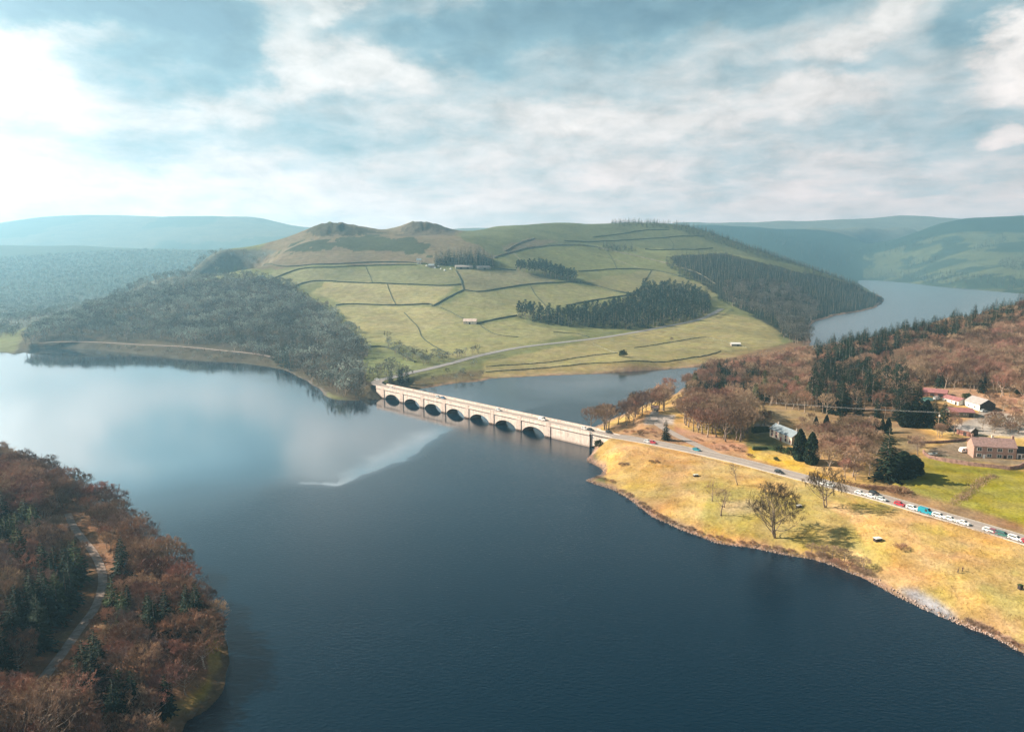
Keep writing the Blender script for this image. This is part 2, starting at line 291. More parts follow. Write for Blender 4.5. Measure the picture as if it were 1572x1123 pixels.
# relief on a coarse mesh first
Sc = np.linspace(S_[0], S_[-1], 420); Tc = np.linspace(T_[0], T_[-1], 420)
gs, gtt = np.meshgrid(Sc, Tc); Zc = np.full(gs.shape, CO[n])
Zc = Zc + CO[n + 1] * gs + CO[n + 2] * gtt
for i in range(n): Zc += CO[i] * kern(gs - S0[i], gtt - T0[i])
Zc *= np.exp(gtt)
def bil(Sx, Tx, Z, s, t):
    fi = np.clip(np.interp(s, Sx, np.arange(len(Sx))), 0, len(Sx) - 1.001); fj = np.clip(np.interp(t, Tx, np.arange(len(Tx))), 0, len(Tx) - 1.001)
    i = fi.astype(int); j = fj.astype(int); u = fi - i; v = fj - j
    return (Z[j, i] * (1 - u) + Z[j, i + 1] * u) * (1 - v) + (Z[j + 1, i] * (1 - u) + Z[j + 1, i + 1] * u) * v
def relief(X, Y):
    rr = np.hypot(X, Y); z = bil(Sc, Tc, Zc, np.arctan2(X, Y), np.log(np.maximum(rr, 51)))
    far = smooth(2500, 4500, rr); hi = np.maximum(z, 0)
    z = z + fbm(X / 140, Y / 140, 5, 3) * np.minimum(0.25 + hi * 0.022, 4.5) * (1 - far)
    tor = (np.exp(-((X + 385) / 55) ** 2 - ((Y - 1560) / 70) ** 2) + np.exp(-((X + 205) / 50) ** 2 - ((Y - 1680) / 70) ** 2))
    z = z + (np.abs(fbm(X / 22, Y / 22, 4, 91)) * 10 - 1.5) * tor
    z = z + fbm(X / 700, Y / 700, 5, 8) * np.minimum(hi * 0.09, 26) * far
    z = z + fbm(X / 11, Y / 11, 3, 21) * 0.35 * (rr < 1200)
    return z
# ------------------------------------------------------------------ roads
def px_on(L, zf):
    """picture points to plan points on the relief (marches each ray)"""
    d = ray([p[0] for p in L], [p[1] for p in L]); k = np.exp(np.linspace(math.log(60), math.log(7500), 2200))
    P = d[:, None, :] * k[None, :, None]; z = zf(P[..., 0], P[..., 1]); below = (P[..., 2] + CAMH) <= z
    idx = np.where(below.any(1), below.argmax(1), 0); out = P[np.arange(len(L)), idx]
    out = out.copy(); out[:, 2] += CAMH; return out
P0b, P7b = at_z(588, 611, 0)[:2], at_z(841.4, 671, 0)[:2]          # the first and last pilaster of the viaduct, near face
BD = (P7b - P0b) / np.linalg.norm(P7b - P0b); SP = np.linalg.norm(P7b - P0b) / 7; BN = np.array([-BD[1], BD[0]])   # BN points away from the camera
DECK, BW = 7.9, 10.0
def bpos(a, w): return P0b + BD * a + BN * w
BEND = SP * 7 + 32
mr = [tuple(bpos(BEND - 1, BW / 2)), tuple(bpos(BEND + 12, BW / 2))] + [tuple(at_z(x, y, 8.0)[:2]) for x, y in ((966, 672.5), (1012, 681), (1066, 692), (1135, 707.5), (1214, 728), (1265, 741), (1349, 763), (1424, 785), (1499, 806.5), (1572, 828.5), (1700, 868))]
ROADS = []
ROADS.append(dict(name='main_road', P=catmull(mr, 6), w=4.4, z=8.0))
ROADS.append(dict(name='side_road', P=catmull([tuple(at_z(x, y, 7.9)[:2]) for x, y in ((1100, 697), (1066, 681), (1035, 666), (1012, 652), (1003, 640), (1006, 632))], 5), w=2.6, z=7.9))
nb = [tuple(bpos(0.5, BW / 2)), tuple(bpos(-10, BW / 2 + .5)), tuple(bpos(-24, BW / 2 + 5)), tuple(bpos(-34, BW / 2 + 16))]
ROADS.append(dict(name='junction_road', P=catmull(nb, 6), w=4.4, z=DECK))
q = px_on([(640, 571), (672, 563), (700, 556), (740, 545), (800, 533), (860, 526), (920, 519), (970, 511), (1020, 502), (1060, 494), (1088, 485), (1108, 474)], relief)
q = [np.array([*bpos(-34, BW / 2 + 16)])] + [p[:2] for p in q]
ROADS.append(dict(name='valley_road', P=catmull(q, 6), w=4.6, z=None))
q = px_on([(104, 788), (112, 806), (128, 828), (146, 852), (157, 880), (156, 905), (146, 933), (122, 965), (98, 1000), (75, 1030), (56, 1052), (46, 1060)], relief)
ROADS.append(dict(name='woodland_track', P=catmull([p[:2] for p in q], 6), w=1.25, z=None))
q = px_on([(60, 527), (140, 526), (230, 530), (300, 534), (340, 538), (400, 545), (432, 552)], relief)
ROADS.append(dict(name='shore_track', P=catmull([p[:2] for p in q], 6), w=2.6, z=None))
for r_ in ROADS:
    if r_['z'] is None:
        z = relief(r_['P'][:, 0], r_['P'][:, 1]); z = np.maximum(z, 1.5)
        for _ in range(6): z[1:-1] = (z[:-2] + z[1:-1] * 2 + z[2:]) / 4
        if r_['name'] == 'valley_road': z = np.maximum(z, DECK * np.exp(-np.arange(len(z)) / 12.)); z[0] = DECK
        r_['Z'] = z
    else: r_['Z'] = np.full(len(r_['P']), r_['z'])
def roaddist(X, Y, r_):
    P = r_['P']; Z = r_['Z']; best = np.full(X.shape, 1e9); bz = np.zeros(X.shape)
    for i in range(len(P) - 1):
        a, b = P[i], P[i + 1]; e = b - a; l = e @ e + 1e-9
        t = np.clip(((X - a[0]) * e[0] + (Y - a[1]) * e[1]) / l, 0, 1)
        d = np.hypot(X - a[0] - t * e[0], Y - a[1] - t * e[1]); m = d < best
        best = np.where(m, d, best); bz = np.where(m, Z[i] + t * (Z[i + 1] - Z[i]), bz)
    return best, bz
gs, gtt = np.meshgrid(S_, T_); GR = np.exp(gtt); GX = GR * np.sin(gs); GY = GR * np.cos(gs)
GZ = relief(GX, GY)
near = (GR < 3000)
RD = {}
for r_ in ROADS:
    b0 = r_['P'].min(0) - 40; b1 = r_['P'].max(0) + 40
    m = near & (GX > b0[0]) & (GX < b1[0]) & (GY > b0[1]) & (GY < b1[1])
    d, bz = roaddist(GX[m], GY[m], r_); RD[r_['name']] = (m, d)
    cell = GR[m] * 0.006
    k = 1 - smooth(r_['w'] + 0.8 + cell, r_['w'] + 9 + cell, d)
    GZ[m] = GZ[m] * (1 - k) + (bz - 0.12) * k
GD = np.full(GX.shape, 1e4, np.float32); m = GR < 6500
GD[m] = lakedist(GX[m], GY[m])
land = GD > 0
GZ = np.where(land, np.maximum(np.minimum(GZ, GD * 0.8 + 0.15), np.minimum(0.12 + GD * 0.10, 1.2)), -np.minimum(-GD * 0.3, 4.0) - 0.05)
# keep the ground below the viaduct's deck
ba = (GX - P0b[0]) * BD[0] + (GY - P0b[1]) * BD[1]; bw = (GX - P0b[0]) * BN[0] + (GY - P0b[1]) * BN[1]
m = (ba > -3) & (ba < BEND + 10) & (bw > -2) & (bw < BW + 2); GZ[m] = np.minimum(GZ[m], DECK - 1.3)
def ground(X, Y):
    X = np.asarray(X, float); Y = np.asarray(Y, float)
    return bil(S_, T_, GZ, np.arctan2(X, Y), np.log(np.hypot(X, Y)))
def shore(X, Y): return bil(S_, T_, GD, np.arctan2(X, Y), np.log(np.hypot(X, Y)))
def on(px, py):
    single = np.ndim(px) == 0
    L = [(px, py)] if single else list(zip(px, py)); o = px_on(L, ground); o[:, 2] = ground(o[:, 0], o[:, 1]); return o[0] if single else o

# ------------------------------------------------------------------ land cover colour, laid out on the ground
PXX, PYY = project(GX, GY, GZ)
COV = np.zeros(GX.shape + (3,)); COV[:] = (.115, .135, .050)
def paint(poly, col, rmin=0, rmax=2300, soft=4.0, wob=10.0, mixf=1.0):
    xs = [p[0] for p in poly]; ys = [p[1] for p in poly]
    m = (GR > rmin) & (GR < rmax) & (PXX > min(xs) - 20) & (PXX < max(xs) + 20) & (PYY > min(ys) - 12) & (PYY < max(ys) + 12)
    x = PXX[m] + fbm(GX[m] / 30, GY[m] / 30, 3, 31) * wob; y = PYY[m] + fbm(GX[m] / 30, GY[m] / 30, 3, 37) * wob * .3
    ins = inpoly(x, y, poly); c = COV[m]; c[ins] = c[ins] * (1 - mixf) + np.array(col) * mixf; COV[m] = c
COV[GR > 2300] = (.075, .085, .045)
fl = (GR > 2300) & (GX < 0)
COV[fl & (GR < 4480)] = (.055, .065, .035)
nn = fbm(GX / 500, GY / 500, 5, 77)[..., None]
farm = (GR > 4480)[..., None] & (GX < 0)[..., None]
COV = np.where(farm, np.where(nn > 0.05, np.array([.15, .125, .08]), np.array([.085, .085, .05])), COV)
rt = (GR > 2300) & (GX > 0)
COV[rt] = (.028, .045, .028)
COV[(GR > 5650) & (GX > 0)] = (.16, .15, .11)
rh = rt & (GR < 5080) & (PXX > 1325)
nn = fbm(GX / 110, GY / 150, 5, 5) + .12; COV[rh] = np.where(nn[rh][:, None] > 0.18, np.array([.035, .05, .028]), np.array([.095, .105, .05]))
COV[rh & (PYY < 345)] = (.11, .11, .06)
# pastures of the long hill
paint([(340, 412), (470, 340), (720, 340), (815, 366), (760, 396), (700, 405), (500, 406), (400, 414)], (.165, .135, .088), 1000, 2300)
paint([(430, 392), (470, 370), (545, 362), (620, 365), (660, 378), (655, 390), (600, 388), (520, 380), (470, 383)], (.060, .068, .040), 1000, 2300, wob=26)
paint([(470, 352), (500, 338), (560, 352), (600, 358), (540, 361), (480, 362)], (.075, .068, .045), 1400, 2300)
paint([(608, 362), (640, 336), (690, 345), (700, 362), (640, 362)], (.075, .070, .045), 1400, 2300)
paint([(840, 376), (760, 392), (700, 360), (760, 340), (1050, 340), (1240, 410), (1100, 385), (900, 378)], (.080, .098, .042), 1400, 2400)  # dark shoulder: the shade on the upper right is put into the pasture colour
paint([(770, 378), (815, 365), (860, 371), (820, 379), (775, 390)], (.165, .14, .09), 1300, 2300)
paint([(500, 432), (700, 438), (666, 468), (530, 467), (480, 450)], (.20, .20, .085), 900, 1700)
paint([(420, 414), (700, 412), (705, 436), (500, 431), (450, 440), (415, 432)], (.135, .15, .068), 1000, 1700)
paint([(700, 412), (790, 414), (860, 430), (780, 441), (712, 446)], (.15, .155, .075), 1000, 1700)
paint([(520, 470), (665, 470), (712, 490), (730, 498), (790, 492), (900, 512), (800, 530), (700, 550), (620, 530), (560, 525)], (.18, .19, .075), 700, 1400)
paint([(515, 470), (665, 470), (712, 490), (640, 510), (560, 510), (535, 490)], (.21, .21, .088), 800, 1400)
paint([(880, 432), (1000, 415), (1100, 440), (1100, 460), (975, 452)], (.14, .145, .06), 1000, 1700)
paint([(730, 448), (870, 435), (970, 452), (870, 469), (790, 486), (712, 490), (670, 470)], (.165, .175, .07), 800, 1500)
paint([(560, 535), (640, 558), (640, 572), (560, 575)], (.13, .16, .06), 600, 1000)
paint([(740, 556), (900, 524), (1100, 478), (1200, 500), (1195, 540), (1062, 565), (900, 575), (740, 584)], (.185, .18, .07), 600, 1200)
paint([(740, 572), (900, 560), (1060, 551), (1110, 540), (1200, 530), (1195, 550), (1062, 568), (900, 578), (740, 588)], (.26, .205, .095), 600, 1200, wob=5)
paint([(600, 590), (740, 565), (740, 590), (650, 604)], (.15, .12, .06), 500, 800)
# woodland floors
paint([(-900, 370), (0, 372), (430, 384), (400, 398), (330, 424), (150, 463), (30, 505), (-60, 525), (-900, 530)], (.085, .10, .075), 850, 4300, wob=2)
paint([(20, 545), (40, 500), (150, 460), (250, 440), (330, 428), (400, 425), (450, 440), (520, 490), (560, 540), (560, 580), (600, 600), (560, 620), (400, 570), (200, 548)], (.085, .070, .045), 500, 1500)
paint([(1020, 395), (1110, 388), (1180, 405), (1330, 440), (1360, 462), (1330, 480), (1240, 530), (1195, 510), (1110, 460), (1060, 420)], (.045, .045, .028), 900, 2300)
# near right bank
nr = (GX > 30) & (GR < 1150) & (PYY > 440) & ((GY < 640) | (PXX > 1060)) & (np.arctan2(GX - 45, GY - 400) > -0.55) & ~((GY > 640) & (GX < 110)) & (GD < 9e3)
csh = ((PYY > 600) | (PXX > 1245)) & nr
n3 = fbm(GX / 22, GY / 22, 4, 12)[csh][:, None]; n4 = fbm(GX / 7, GY / 7, 3, 14)[csh][:, None]
COV[csh] = np.clip(np.array([.46, .305, .115]) + n3 * np.array([-.10, -.03, -.02]) + n4 * np.array([-.07, -.06, -.02]), .03, 1)
def paintB(poly, col, wob=6.0, mixf=1.0): paint(poly, col, 0, 1150, wob=wob, mixf=mixf)
gz = fbm(GX / 14, GY / 14, 4, 90)
gsel = csh & (gz > 0.12) & (PYY > 740); COV[gsel] = COV[gsel] * .45 + np.array([.34, .29, .08]) * .55
paintB([(1140, 745), (1260, 770), (1300, 800), (1330, 850), (1250, 845), (1120, 825), (1060, 790), (1090, 760)], (.29, .26, .075), 24, .7)
paintB([(1030, 600), (1070, 560), (1572, 440), (1750, 440), (1750, 650), (1572, 625), (1520, 615), (1420, 600), (1380, 650), (1160, 622)], (.20, .125, .07))
paintB([(1155, 622), (1240, 622), (1380, 645), (1440, 672), (1390, 700), (1260, 690), (1200, 660), (1155, 640)], (.27, .19, .10), 8)
paintB([(1040, 655), (1150, 680), (1200, 700), (1235, 715), (1215, 722), (1130, 700), (1080, 690), (1040, 672)], (.40, .22, .13), 12)
paintB([(930, 660), (1000, 640), (1035, 660), (1060, 682), (1010, 676), (950, 668)], (.36, .22, .125), 12)
paintB([(1150, 672), (1215, 690), (1235, 708), (1280, 735), (1320, 750), (1260, 735), (1150, 700)], (.50, .32, .055), 6)
paintB([(1290, 745), (1390, 745), (1572, 805), (1572, 822), (1430, 782), (1340, 755)], (.32, .19, .10), 8)
paintB([(1370, 745), (1410, 705), (1430, 700), (1572, 722), (1700, 740), (1700, 850), (1572, 805), (1400, 755)], (.33, .29, .045), 4)
paintB([(1390, 710), (1430, 716), (1572, 722), (1572, 728), (1400, 722)], (.20, .19, .035), 3)
paintB([(1425, 688), (1480, 675), (1500, 700), (1572, 706), (1572, 715), (1480, 708), (1420, 698)], (.24, .19, .13), 4)
paintB([(1440, 660), (1500, 640), (1505, 625), (1525, 625), (1555, 640), (1600, 640), (1600, 672), (1500, 668)], (.40, .36, .32), 4)   # gravel yard
paintB([(1400, 590), (1530, 600), (1572, 612), (1572, 640), (1540, 635), (1440, 610)], (.36, .22, .13), 8)
paintB([(1150, 664), (1180, 664), (1215, 690), (1180, 692), (1150, 682)], (.17, .16, .06), 14)
paintB([(1160, 650), (1182, 650), (1182, 664), (1155, 664)], (.40, .35, .30), 2)
paintB([(990, 636), (1035, 636), (1035, 652), (990, 652)], (.42, .37, .34), 4)
paintB([(1110, 770), (1150, 768), (1175, 780), (1140, 790), (1100, 785)], (.50, .37, .22), 14, .6)
# near left wood floor
nl = (GX < -40) & (GR < 520) & (GY < 520)
n5 = fbm(GX / 18, GY / 18, 4, 51)[nl][:, None]
COV[nl] = np.clip(np.array([.24, .135, .075]) + n5 * np.array([.12, .05, .02]), .02, 1)
m = nl & (GD < 5 + 3 * fbm(GX / 12, GY / 12, 3, 44)) & (GY < 225) & (GD > 0); COV[m] = (.34, .23, .07)
# stony strip along the water
w_ = .7 + 2.6 * (fbm(GX / 8, GY / 8, 3, 63) + .5) + GR * np.where((GX < -100) & (GY > 500), .0006, .0025)
m = (GD > -1) & (GD < w_) & (GR < 2500); COV[m] = (.36, .235, .17)
m = (GD > -1) & (GD < w_) & (GX < 0) & (GR < 500); COV[m] = (.17, .115, .07)
m = (GD > -1) & (GD < w_) & (GR < 2500) & (GX < -100) & (GY > 500); COV[m] = (.12, .115, .09)
m = (GD < -.2); COV[m] = (.05, .045, .035)
paintB([(1376, 903), (1402, 902), (1440, 922), (1470, 946), (1462, 954), (1424, 936)], (.30, .30, .33), 1.5)      # grey slipway stones

def grid_mesh(name, X, Y, Z):
    me = bpy.data.meshes.new(name); nj, ni = X.shape
    v = np.stack([X, Y, Z], -1).reshape(-1, 3).astype(np.float32)
    idx = np.arange(nj * ni).reshape(nj, ni)
    q = np.stack([idx[:-1, :-1], idx[:-1, 1:], idx[1:, 1:], idx[1:, :-1]], -1).reshape(-1, 4)
    me.vertices.add(len(v)); me.vertices.foreach_set('co', v.ravel())
    me.loops.add(q.size); me.loops.foreach_set('vertex_index', q.ravel().astype(np.int32))
    me.polygons.add(len(q)); me.polygons.foreach_set('loop_start', np.arange(0, q.size, 4, dtype=np.int32))
    me.polygons.foreach_set('use_smooth', np.ones(len(q), bool)); me.update(); return me
def link(name, me, mat=None, parent=None, **props):
    o = bpy.data.objects.new(name, me); scene.collection.objects.link(o)
    if mat is not None:
        for m_ in (mat if isinstance(mat, (list, tuple)) else [mat]): me.materials.append(m_)
    if parent is not None: o.parent = parent
    for k, v in props.items(): o[k] = v
    return o
def newmat(name):
    m = bpy.data.materials.new(name); m.use_nodes = True; t = m.node_tree; t.nodes.clear()
    out = t.nodes.new('ShaderNodeOutputMaterial'); b = t.nodes.new('ShaderNodeBsdfPrincipled'); t.links.new(b.outputs[0], out.inputs[0])
    b.inputs['Specular IOR Level'].default_value = 0.15; b.inputs['Roughness'].default_value = 0.85
    return m, t, b
def simple(name, col, var=0.15, scale=1.0, rough=0.85, spec=0.15, bump=0.0, metal=0.0, objrand=0.0, col2=None):
    m, t, b = newmat(name)
    tcn = N(t, 'ShaderNodeTexCoord'); nz = N(t, 'ShaderNodeTexNoise', ins={'Vector': tcn.outputs['Object'], 'Scale': scale, 'Detail': 5.0, 'Roughness': .6})
    c2 = col2 if col2 is not None else tuple(c * (1 - 2.2 * var) for c in col); c1 = col if col2 is not None else tuple(c * (1 + 1.4 * var) for c in col)
    f = RAMP(t, nz.outputs[0], [(.35, 0.0), (.65, 1.0)])
    c = MIX(t, f, c2, c1)
    if objrand:
        gp = N(t, 'ShaderNodeNewGeometry'); wn = N(t, 'ShaderNodeTexNoise', ins={'Vector': gp.outputs['Position'], 'Scale': .022, 'Detail': 3.0, 'Roughness': .6}); wv = RAMP(t, wn.outputs[0], [(.32, .66), (.68, 1.32)])
        wc = N(t, 'ShaderNodeCombineColor', ins={0: wv, 1: wv, 2: wv}); c = MIX(t, 1.0, c, wc.outputs[0], 'MULTIPLY')
        oi = N(t, 'ShaderNodeObjectInfo'); hs = N(t, 'ShaderNodeHueSaturation', ins={'Color': c, 'Value': M(t, 'MULTIPLY_ADD', oi.outputs['Random'], objrand * 1.6, 1 - objrand * .8),
              'Hue': M(t, 'MULTIPLY_ADD', M(t, 'FRACT', M(t, 'MULTIPLY', oi.outputs['Random'], 7.31)), objrand * .05, .5 - objrand * .025)}); c = hs.outputs[0]
    t.links.new(c, b.inputs['Base Color']); b.inputs['Roughness'].default_value = rough; b.inputs['Specular IOR Level'].default_value = spec; b.inputs['Metallic'].default_value = metal
    if bump:
        bp = N(t, 'ShaderNodeBump', ins={'Strength': 1.0, 'Distance': bump, 'Height': nz.outputs[0]}); t.links.new(bp.outputs[0], b.inputs['Normal'])
    return m
# terrain
for _ in range(4):
    nb_ = GR < 1200
    C2 = COV.copy(); C2[1:-1, 1:-1] = (COV[1:-1, 1:-1] * 2 + COV[:-2, 1:-1] + COV[2:, 1:-1] + COV[1:-1, :-2] * 1.5 + COV[1:-1, 2:] * 1.5) / 7
    COV = np.where(nb_[..., None], C2, COV)
pas = smooth(.0, 1, ((GR > 560) & (GR < 2300) & (COV[..., 1] > COV[..., 0] * .93) & (COV[..., 0] > .07)).astype(float))[..., None]
COVF = COV * (1 + pas * np.array([.44, .31, .52]))
me = grid_mesh('ground', GX, GY, GZ)
ca = me.color_attributes.new('cover', 'FLOAT_COLOR', 'POINT')
ca.data.foreach_set('color', np.concatenate([np.clip(COVF, .01, .8), np.ones(COV.shape[:2] + (1,))], -1).astype(np.float32).ravel())
m, t, b = newmat('ground')
at = N(t, 'ShaderNodeVertexColor'); at.layer_name = 'cover'
geo = N(t, 'ShaderNodeNewGeometry')
def tn(scale, det=5.0, rough=.6, w=0): return N(t, 'ShaderNodeTexNoise', ins={'Vector': geo.outputs['Position'], 'Scale': scale, 'Detail': det, 'Roughness': rough}).outputs[0]
a1 = tn(.012, 6); a2 = tn(.11, 6, .65); a3 = tn(.9, 4, .7)
v = M(t, 'MULTIPLY', RAMP(t, a1, [(.3, .74), (.7, 1.22)]), RAMP(t, a2, [(.3, .70), (.7, 1.25)])); v = M(t, 'MULTIPLY', v, RAMP(t, a3, [(.3, .72), (.72, 1.22)]))
vc = N(t, 'ShaderNodeCombineColor', ins={0: v, 1: v, 2: v})
c = MIX(t, 1.0, at.outputs[0], vc.outputs[0], 'MULTIPLY')
hs = N(t, 'ShaderNodeHueSaturation', ins={'Color': c, 'Hue': RAMP(t, tn(.045, 5), [(.35, .485), (.65, .512)]), 'Saturation': RAMP(t, tn(.07, 5), [(.3, .85), (.7, 1.12)])})
t.links.new(hs.outputs[0], b.inputs['Base Color']); b.inputs['Roughness'].default_value = 1.0; b.inputs['Specular IOR Level'].default_value = 0.05
bp = N(t, 'ShaderNodeBump', ins={'Strength': .6, 'Distance': .35, 'Height': a3}); bp2 = N(t, 'ShaderNodeBump', ins={'Strength': .7, 'Distance': 2.0, 'Height': a2, 'Normal': bp.outputs[0]})
t.links.new(bp2.outputs[0], b.inputs['Normal'])
link('ground', me, m, kind='structure')

# ------------------------------------------------------------------ water
WS = np.concatenate([np.linspace(R(-75), R(-38), 40, endpoint=False), np.linspace(R(-38), R(38), 620, endpoint=False), np.linspace(R(38), R(75), 40)]); WT = np.concatenate([[2.0], np.concatenate([np.linspace(math.log(20), math.log(150), 40, endpoint=False), np.linspace(math.log(150), math.log(650), 620, endpoint=False), np.linspace(math.log(650), math.log(4600), 160)])])
ws, wt = np.meshgrid(WS, WT); WX = np.exp(wt) * np.sin(ws); WY = np.exp(wt) * np.cos(ws)
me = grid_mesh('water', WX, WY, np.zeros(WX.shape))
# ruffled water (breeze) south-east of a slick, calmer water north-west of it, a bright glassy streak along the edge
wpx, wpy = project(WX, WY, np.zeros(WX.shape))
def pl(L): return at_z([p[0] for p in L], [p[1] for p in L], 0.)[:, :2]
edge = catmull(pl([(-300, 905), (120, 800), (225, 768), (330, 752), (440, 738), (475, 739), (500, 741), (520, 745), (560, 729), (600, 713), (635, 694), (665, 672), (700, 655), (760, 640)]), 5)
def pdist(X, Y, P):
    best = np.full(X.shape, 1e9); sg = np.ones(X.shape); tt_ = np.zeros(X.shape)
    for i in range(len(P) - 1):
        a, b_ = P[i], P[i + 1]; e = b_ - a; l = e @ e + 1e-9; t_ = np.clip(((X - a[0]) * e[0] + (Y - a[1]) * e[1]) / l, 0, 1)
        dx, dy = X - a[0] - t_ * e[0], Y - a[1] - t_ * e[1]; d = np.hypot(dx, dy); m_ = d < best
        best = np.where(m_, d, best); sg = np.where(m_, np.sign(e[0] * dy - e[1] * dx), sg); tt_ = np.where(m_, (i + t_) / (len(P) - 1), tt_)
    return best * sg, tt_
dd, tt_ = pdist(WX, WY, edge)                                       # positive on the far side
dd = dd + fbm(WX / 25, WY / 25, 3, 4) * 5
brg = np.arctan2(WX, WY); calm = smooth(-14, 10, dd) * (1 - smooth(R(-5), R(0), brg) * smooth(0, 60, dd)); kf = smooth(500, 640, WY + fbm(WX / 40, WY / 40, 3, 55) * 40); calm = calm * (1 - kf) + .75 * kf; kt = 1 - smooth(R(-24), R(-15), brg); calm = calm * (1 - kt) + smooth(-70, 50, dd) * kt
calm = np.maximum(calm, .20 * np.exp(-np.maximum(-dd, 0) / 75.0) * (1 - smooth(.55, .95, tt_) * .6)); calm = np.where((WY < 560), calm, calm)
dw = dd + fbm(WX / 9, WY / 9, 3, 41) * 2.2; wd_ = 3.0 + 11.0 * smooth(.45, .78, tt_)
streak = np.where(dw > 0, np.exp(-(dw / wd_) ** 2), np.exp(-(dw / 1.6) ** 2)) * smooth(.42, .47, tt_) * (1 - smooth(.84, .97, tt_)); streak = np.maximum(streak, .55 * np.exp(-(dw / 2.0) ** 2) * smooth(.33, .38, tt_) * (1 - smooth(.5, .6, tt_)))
streak_glare = np.clip(streak + .8 * smooth(R(-7), R(-29), np.arctan2(WX, WY)) * smooth(-25, 70, dd) * (WY > 150), 0, 1)  # streak, plus glare on the left side put into the surface as extra reflectance
ca = me.color_attributes.new('wind_glare', 'FLOAT_COLOR', 'POINT')
ca.data.foreach_set('color', np.stack([calm, streak_glare, smooth(750, 1300, np.hypot(WX, WY)) * (WX > 150), np.ones_like(calm)], -1).astype(np.float32).ravel())
m, t, b = newmat('water')
wa = N(t, 'ShaderNodeVertexColor'); wa.layer_name = 'wind_glare'; wsx = N(t, 'ShaderNodeSeparateColor', ins={0: wa.outputs[0]})
geo = N(t, 'ShaderNodeNewGeometry')
mp = N(t, 'ShaderNodeMapping', ins={'Vector': geo.outputs['Position'], 'Scale': (0.55, 1.0, 1.0), 'Rotation': (0, 0, R(25))})
w1 = N(t, 'ShaderNodeTexNoise', ins={'Vector': mp.outputs[0], 'Scale': 1.1, 'Detail': 4.0, 'Roughness': .6}).outputs[0]
w2 = N(t, 'ShaderNodeTexNoise', ins={'Vector': mp.outputs[0], 'Scale': .016, 'Detail': 5.0, 'Roughness': .6}).outputs[0]
st = M(t, 'MULTIPLY', M(t, 'SUBTRACT', 1.0, M(t, 'MULTIPLY', wsx.outputs[1], .8)), M(t, 'MULTIPLY', RAMP(t, w2, [(.3, .75), (.7, 1.15)]), M(t, 'SUBTRACT', 1.0, M(t, 'MULTIPLY', wsx.outputs[0], .80))))
bp = N(t, 'ShaderNodeBump', ins={'Strength': st, 'Distance': .13, 'Height': w1})
b.inputs['Base Color'].default_value = (.002, .014, .028, 1); b.inputs['IOR'].default_value = 1.40; b.inputs['Specular IOR Level'].default_value = .5
ior = M(t, 'ADD', M(t, 'MULTIPLY_ADD', wsx.outputs[0], 3.2, 1.33), M(t, 'ADD', M(t, 'MULTIPLY', wsx.outputs[1], 4.5), M(t, 'MULTIPLY', wsx.outputs[2], 5.0))); t.links.new(ior, b.inputs['IOR'])  # refractive index raised by region to brighten reflections beyond those of real water
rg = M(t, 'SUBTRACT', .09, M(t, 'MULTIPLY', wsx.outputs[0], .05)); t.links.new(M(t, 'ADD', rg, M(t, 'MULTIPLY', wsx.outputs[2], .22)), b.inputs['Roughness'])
t.links.new(bp.outputs[0], b.inputs['Normal'])
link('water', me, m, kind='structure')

# ------------------------------------------------------------------ roads as sheets with kerbed verges
def ribbon(P, Z, offs, dz, name, mat, **kw):
    """offs: list of (offset, dz) across"""
    P = np.asarray(P); T = np.gradient(P, axis=0); T /= np.linalg.norm(T, axis=1)[:, None] + 1e-9; Nn = np.stack([-T[:, 1], T[:, 0]], -1)
    X = np.stack([P[:, 0] + Nn[:, 0] * o for o, _ in offs], 0); Y = np.stack([P[:, 1] + Nn[:, 1] * o for o, _ in offs], 0); Z2 = np.stack([Z + dz + d for _, d in offs], 0)
    return link(name, grid_mesh(name, X, Y, Z2), mat, **kw)
def dens(P, Z, step):
    L = np.concatenate([[0], np.cumsum(np.linalg.norm(np.diff(P, axis=0), axis=1))]); k = np.linspace(0, L[-1], max(3, int(L[-1] / step)))
    return np.stack([np.interp(k, L, P[:, 0]), np.interp(k, L, P[:, 1])], -1), np.interp(k, L, Z)
m_road = simple('asphalt', (.34, .295, .27), .05, .2, .9, .1)
m_roadw = simple('worn_asphalt', (.27, .26, .26), .10, .3, .9, .1)
m_line = simple('road_paint', (.72, .70, .66), .05, 2.0)
m_track = simple('track_gravel', (.34, .27, .235), .16, .5, .95, .05)
m_kerb = simple('kerb_stone', (.46, .42, .38), .1, 1.5)
RMAP = {r_['name']: r_ for r_ in ROADS}
for nm, mt in (('main_road', m_road), ('side_road', m_road), ('junction_road', m_road), ('valley_road', m_roadw), ('woodland_track', m_track), ('shore_track', m_track)):
    r_ = RMAP[nm]; P, Z = dens(r_['P'], r_['Z'], 3.0); w = r_['w']; r_['DP'], r_['DZ'] = P, Z
    lift = {'valley_road': .25, 'shore_track': .3, 'side_road': .10}.get(nm, .06)
    if nm == 'shore_track': Z = np.maximum(Z, ground(P[:, 0], P[:, 1]))
    ribbon(P, Z, [(-w, -.02), (-w * .5, .03), (0, .05), (w * .5, .03), (w, -.02)], lift, nm, mt, kind='structure')
r_ = RMAP['main_road']
for s in (-1, 1): ribbon(r_['DP'], r_['DZ'], [(s * 4.55, .02), (s * 4.55, .16), (s * 4.85, .16), (s * 4.85, -.3)][::s], .06, 'kerb', m_kerb, kind='structure')
for s in (-1, 1): ribbon(r_['DP'], r_['DZ'], [(s * 3.7 - .07, .02), (s * 3.7 + .07, .02)], .075, 'road_marking', m_line, kind='structure')
ribbon(r_['DP'], r_['DZ'], [(-.09, .05), (.09, .05)], .068, 'road_marking', m_line, kind='structure')
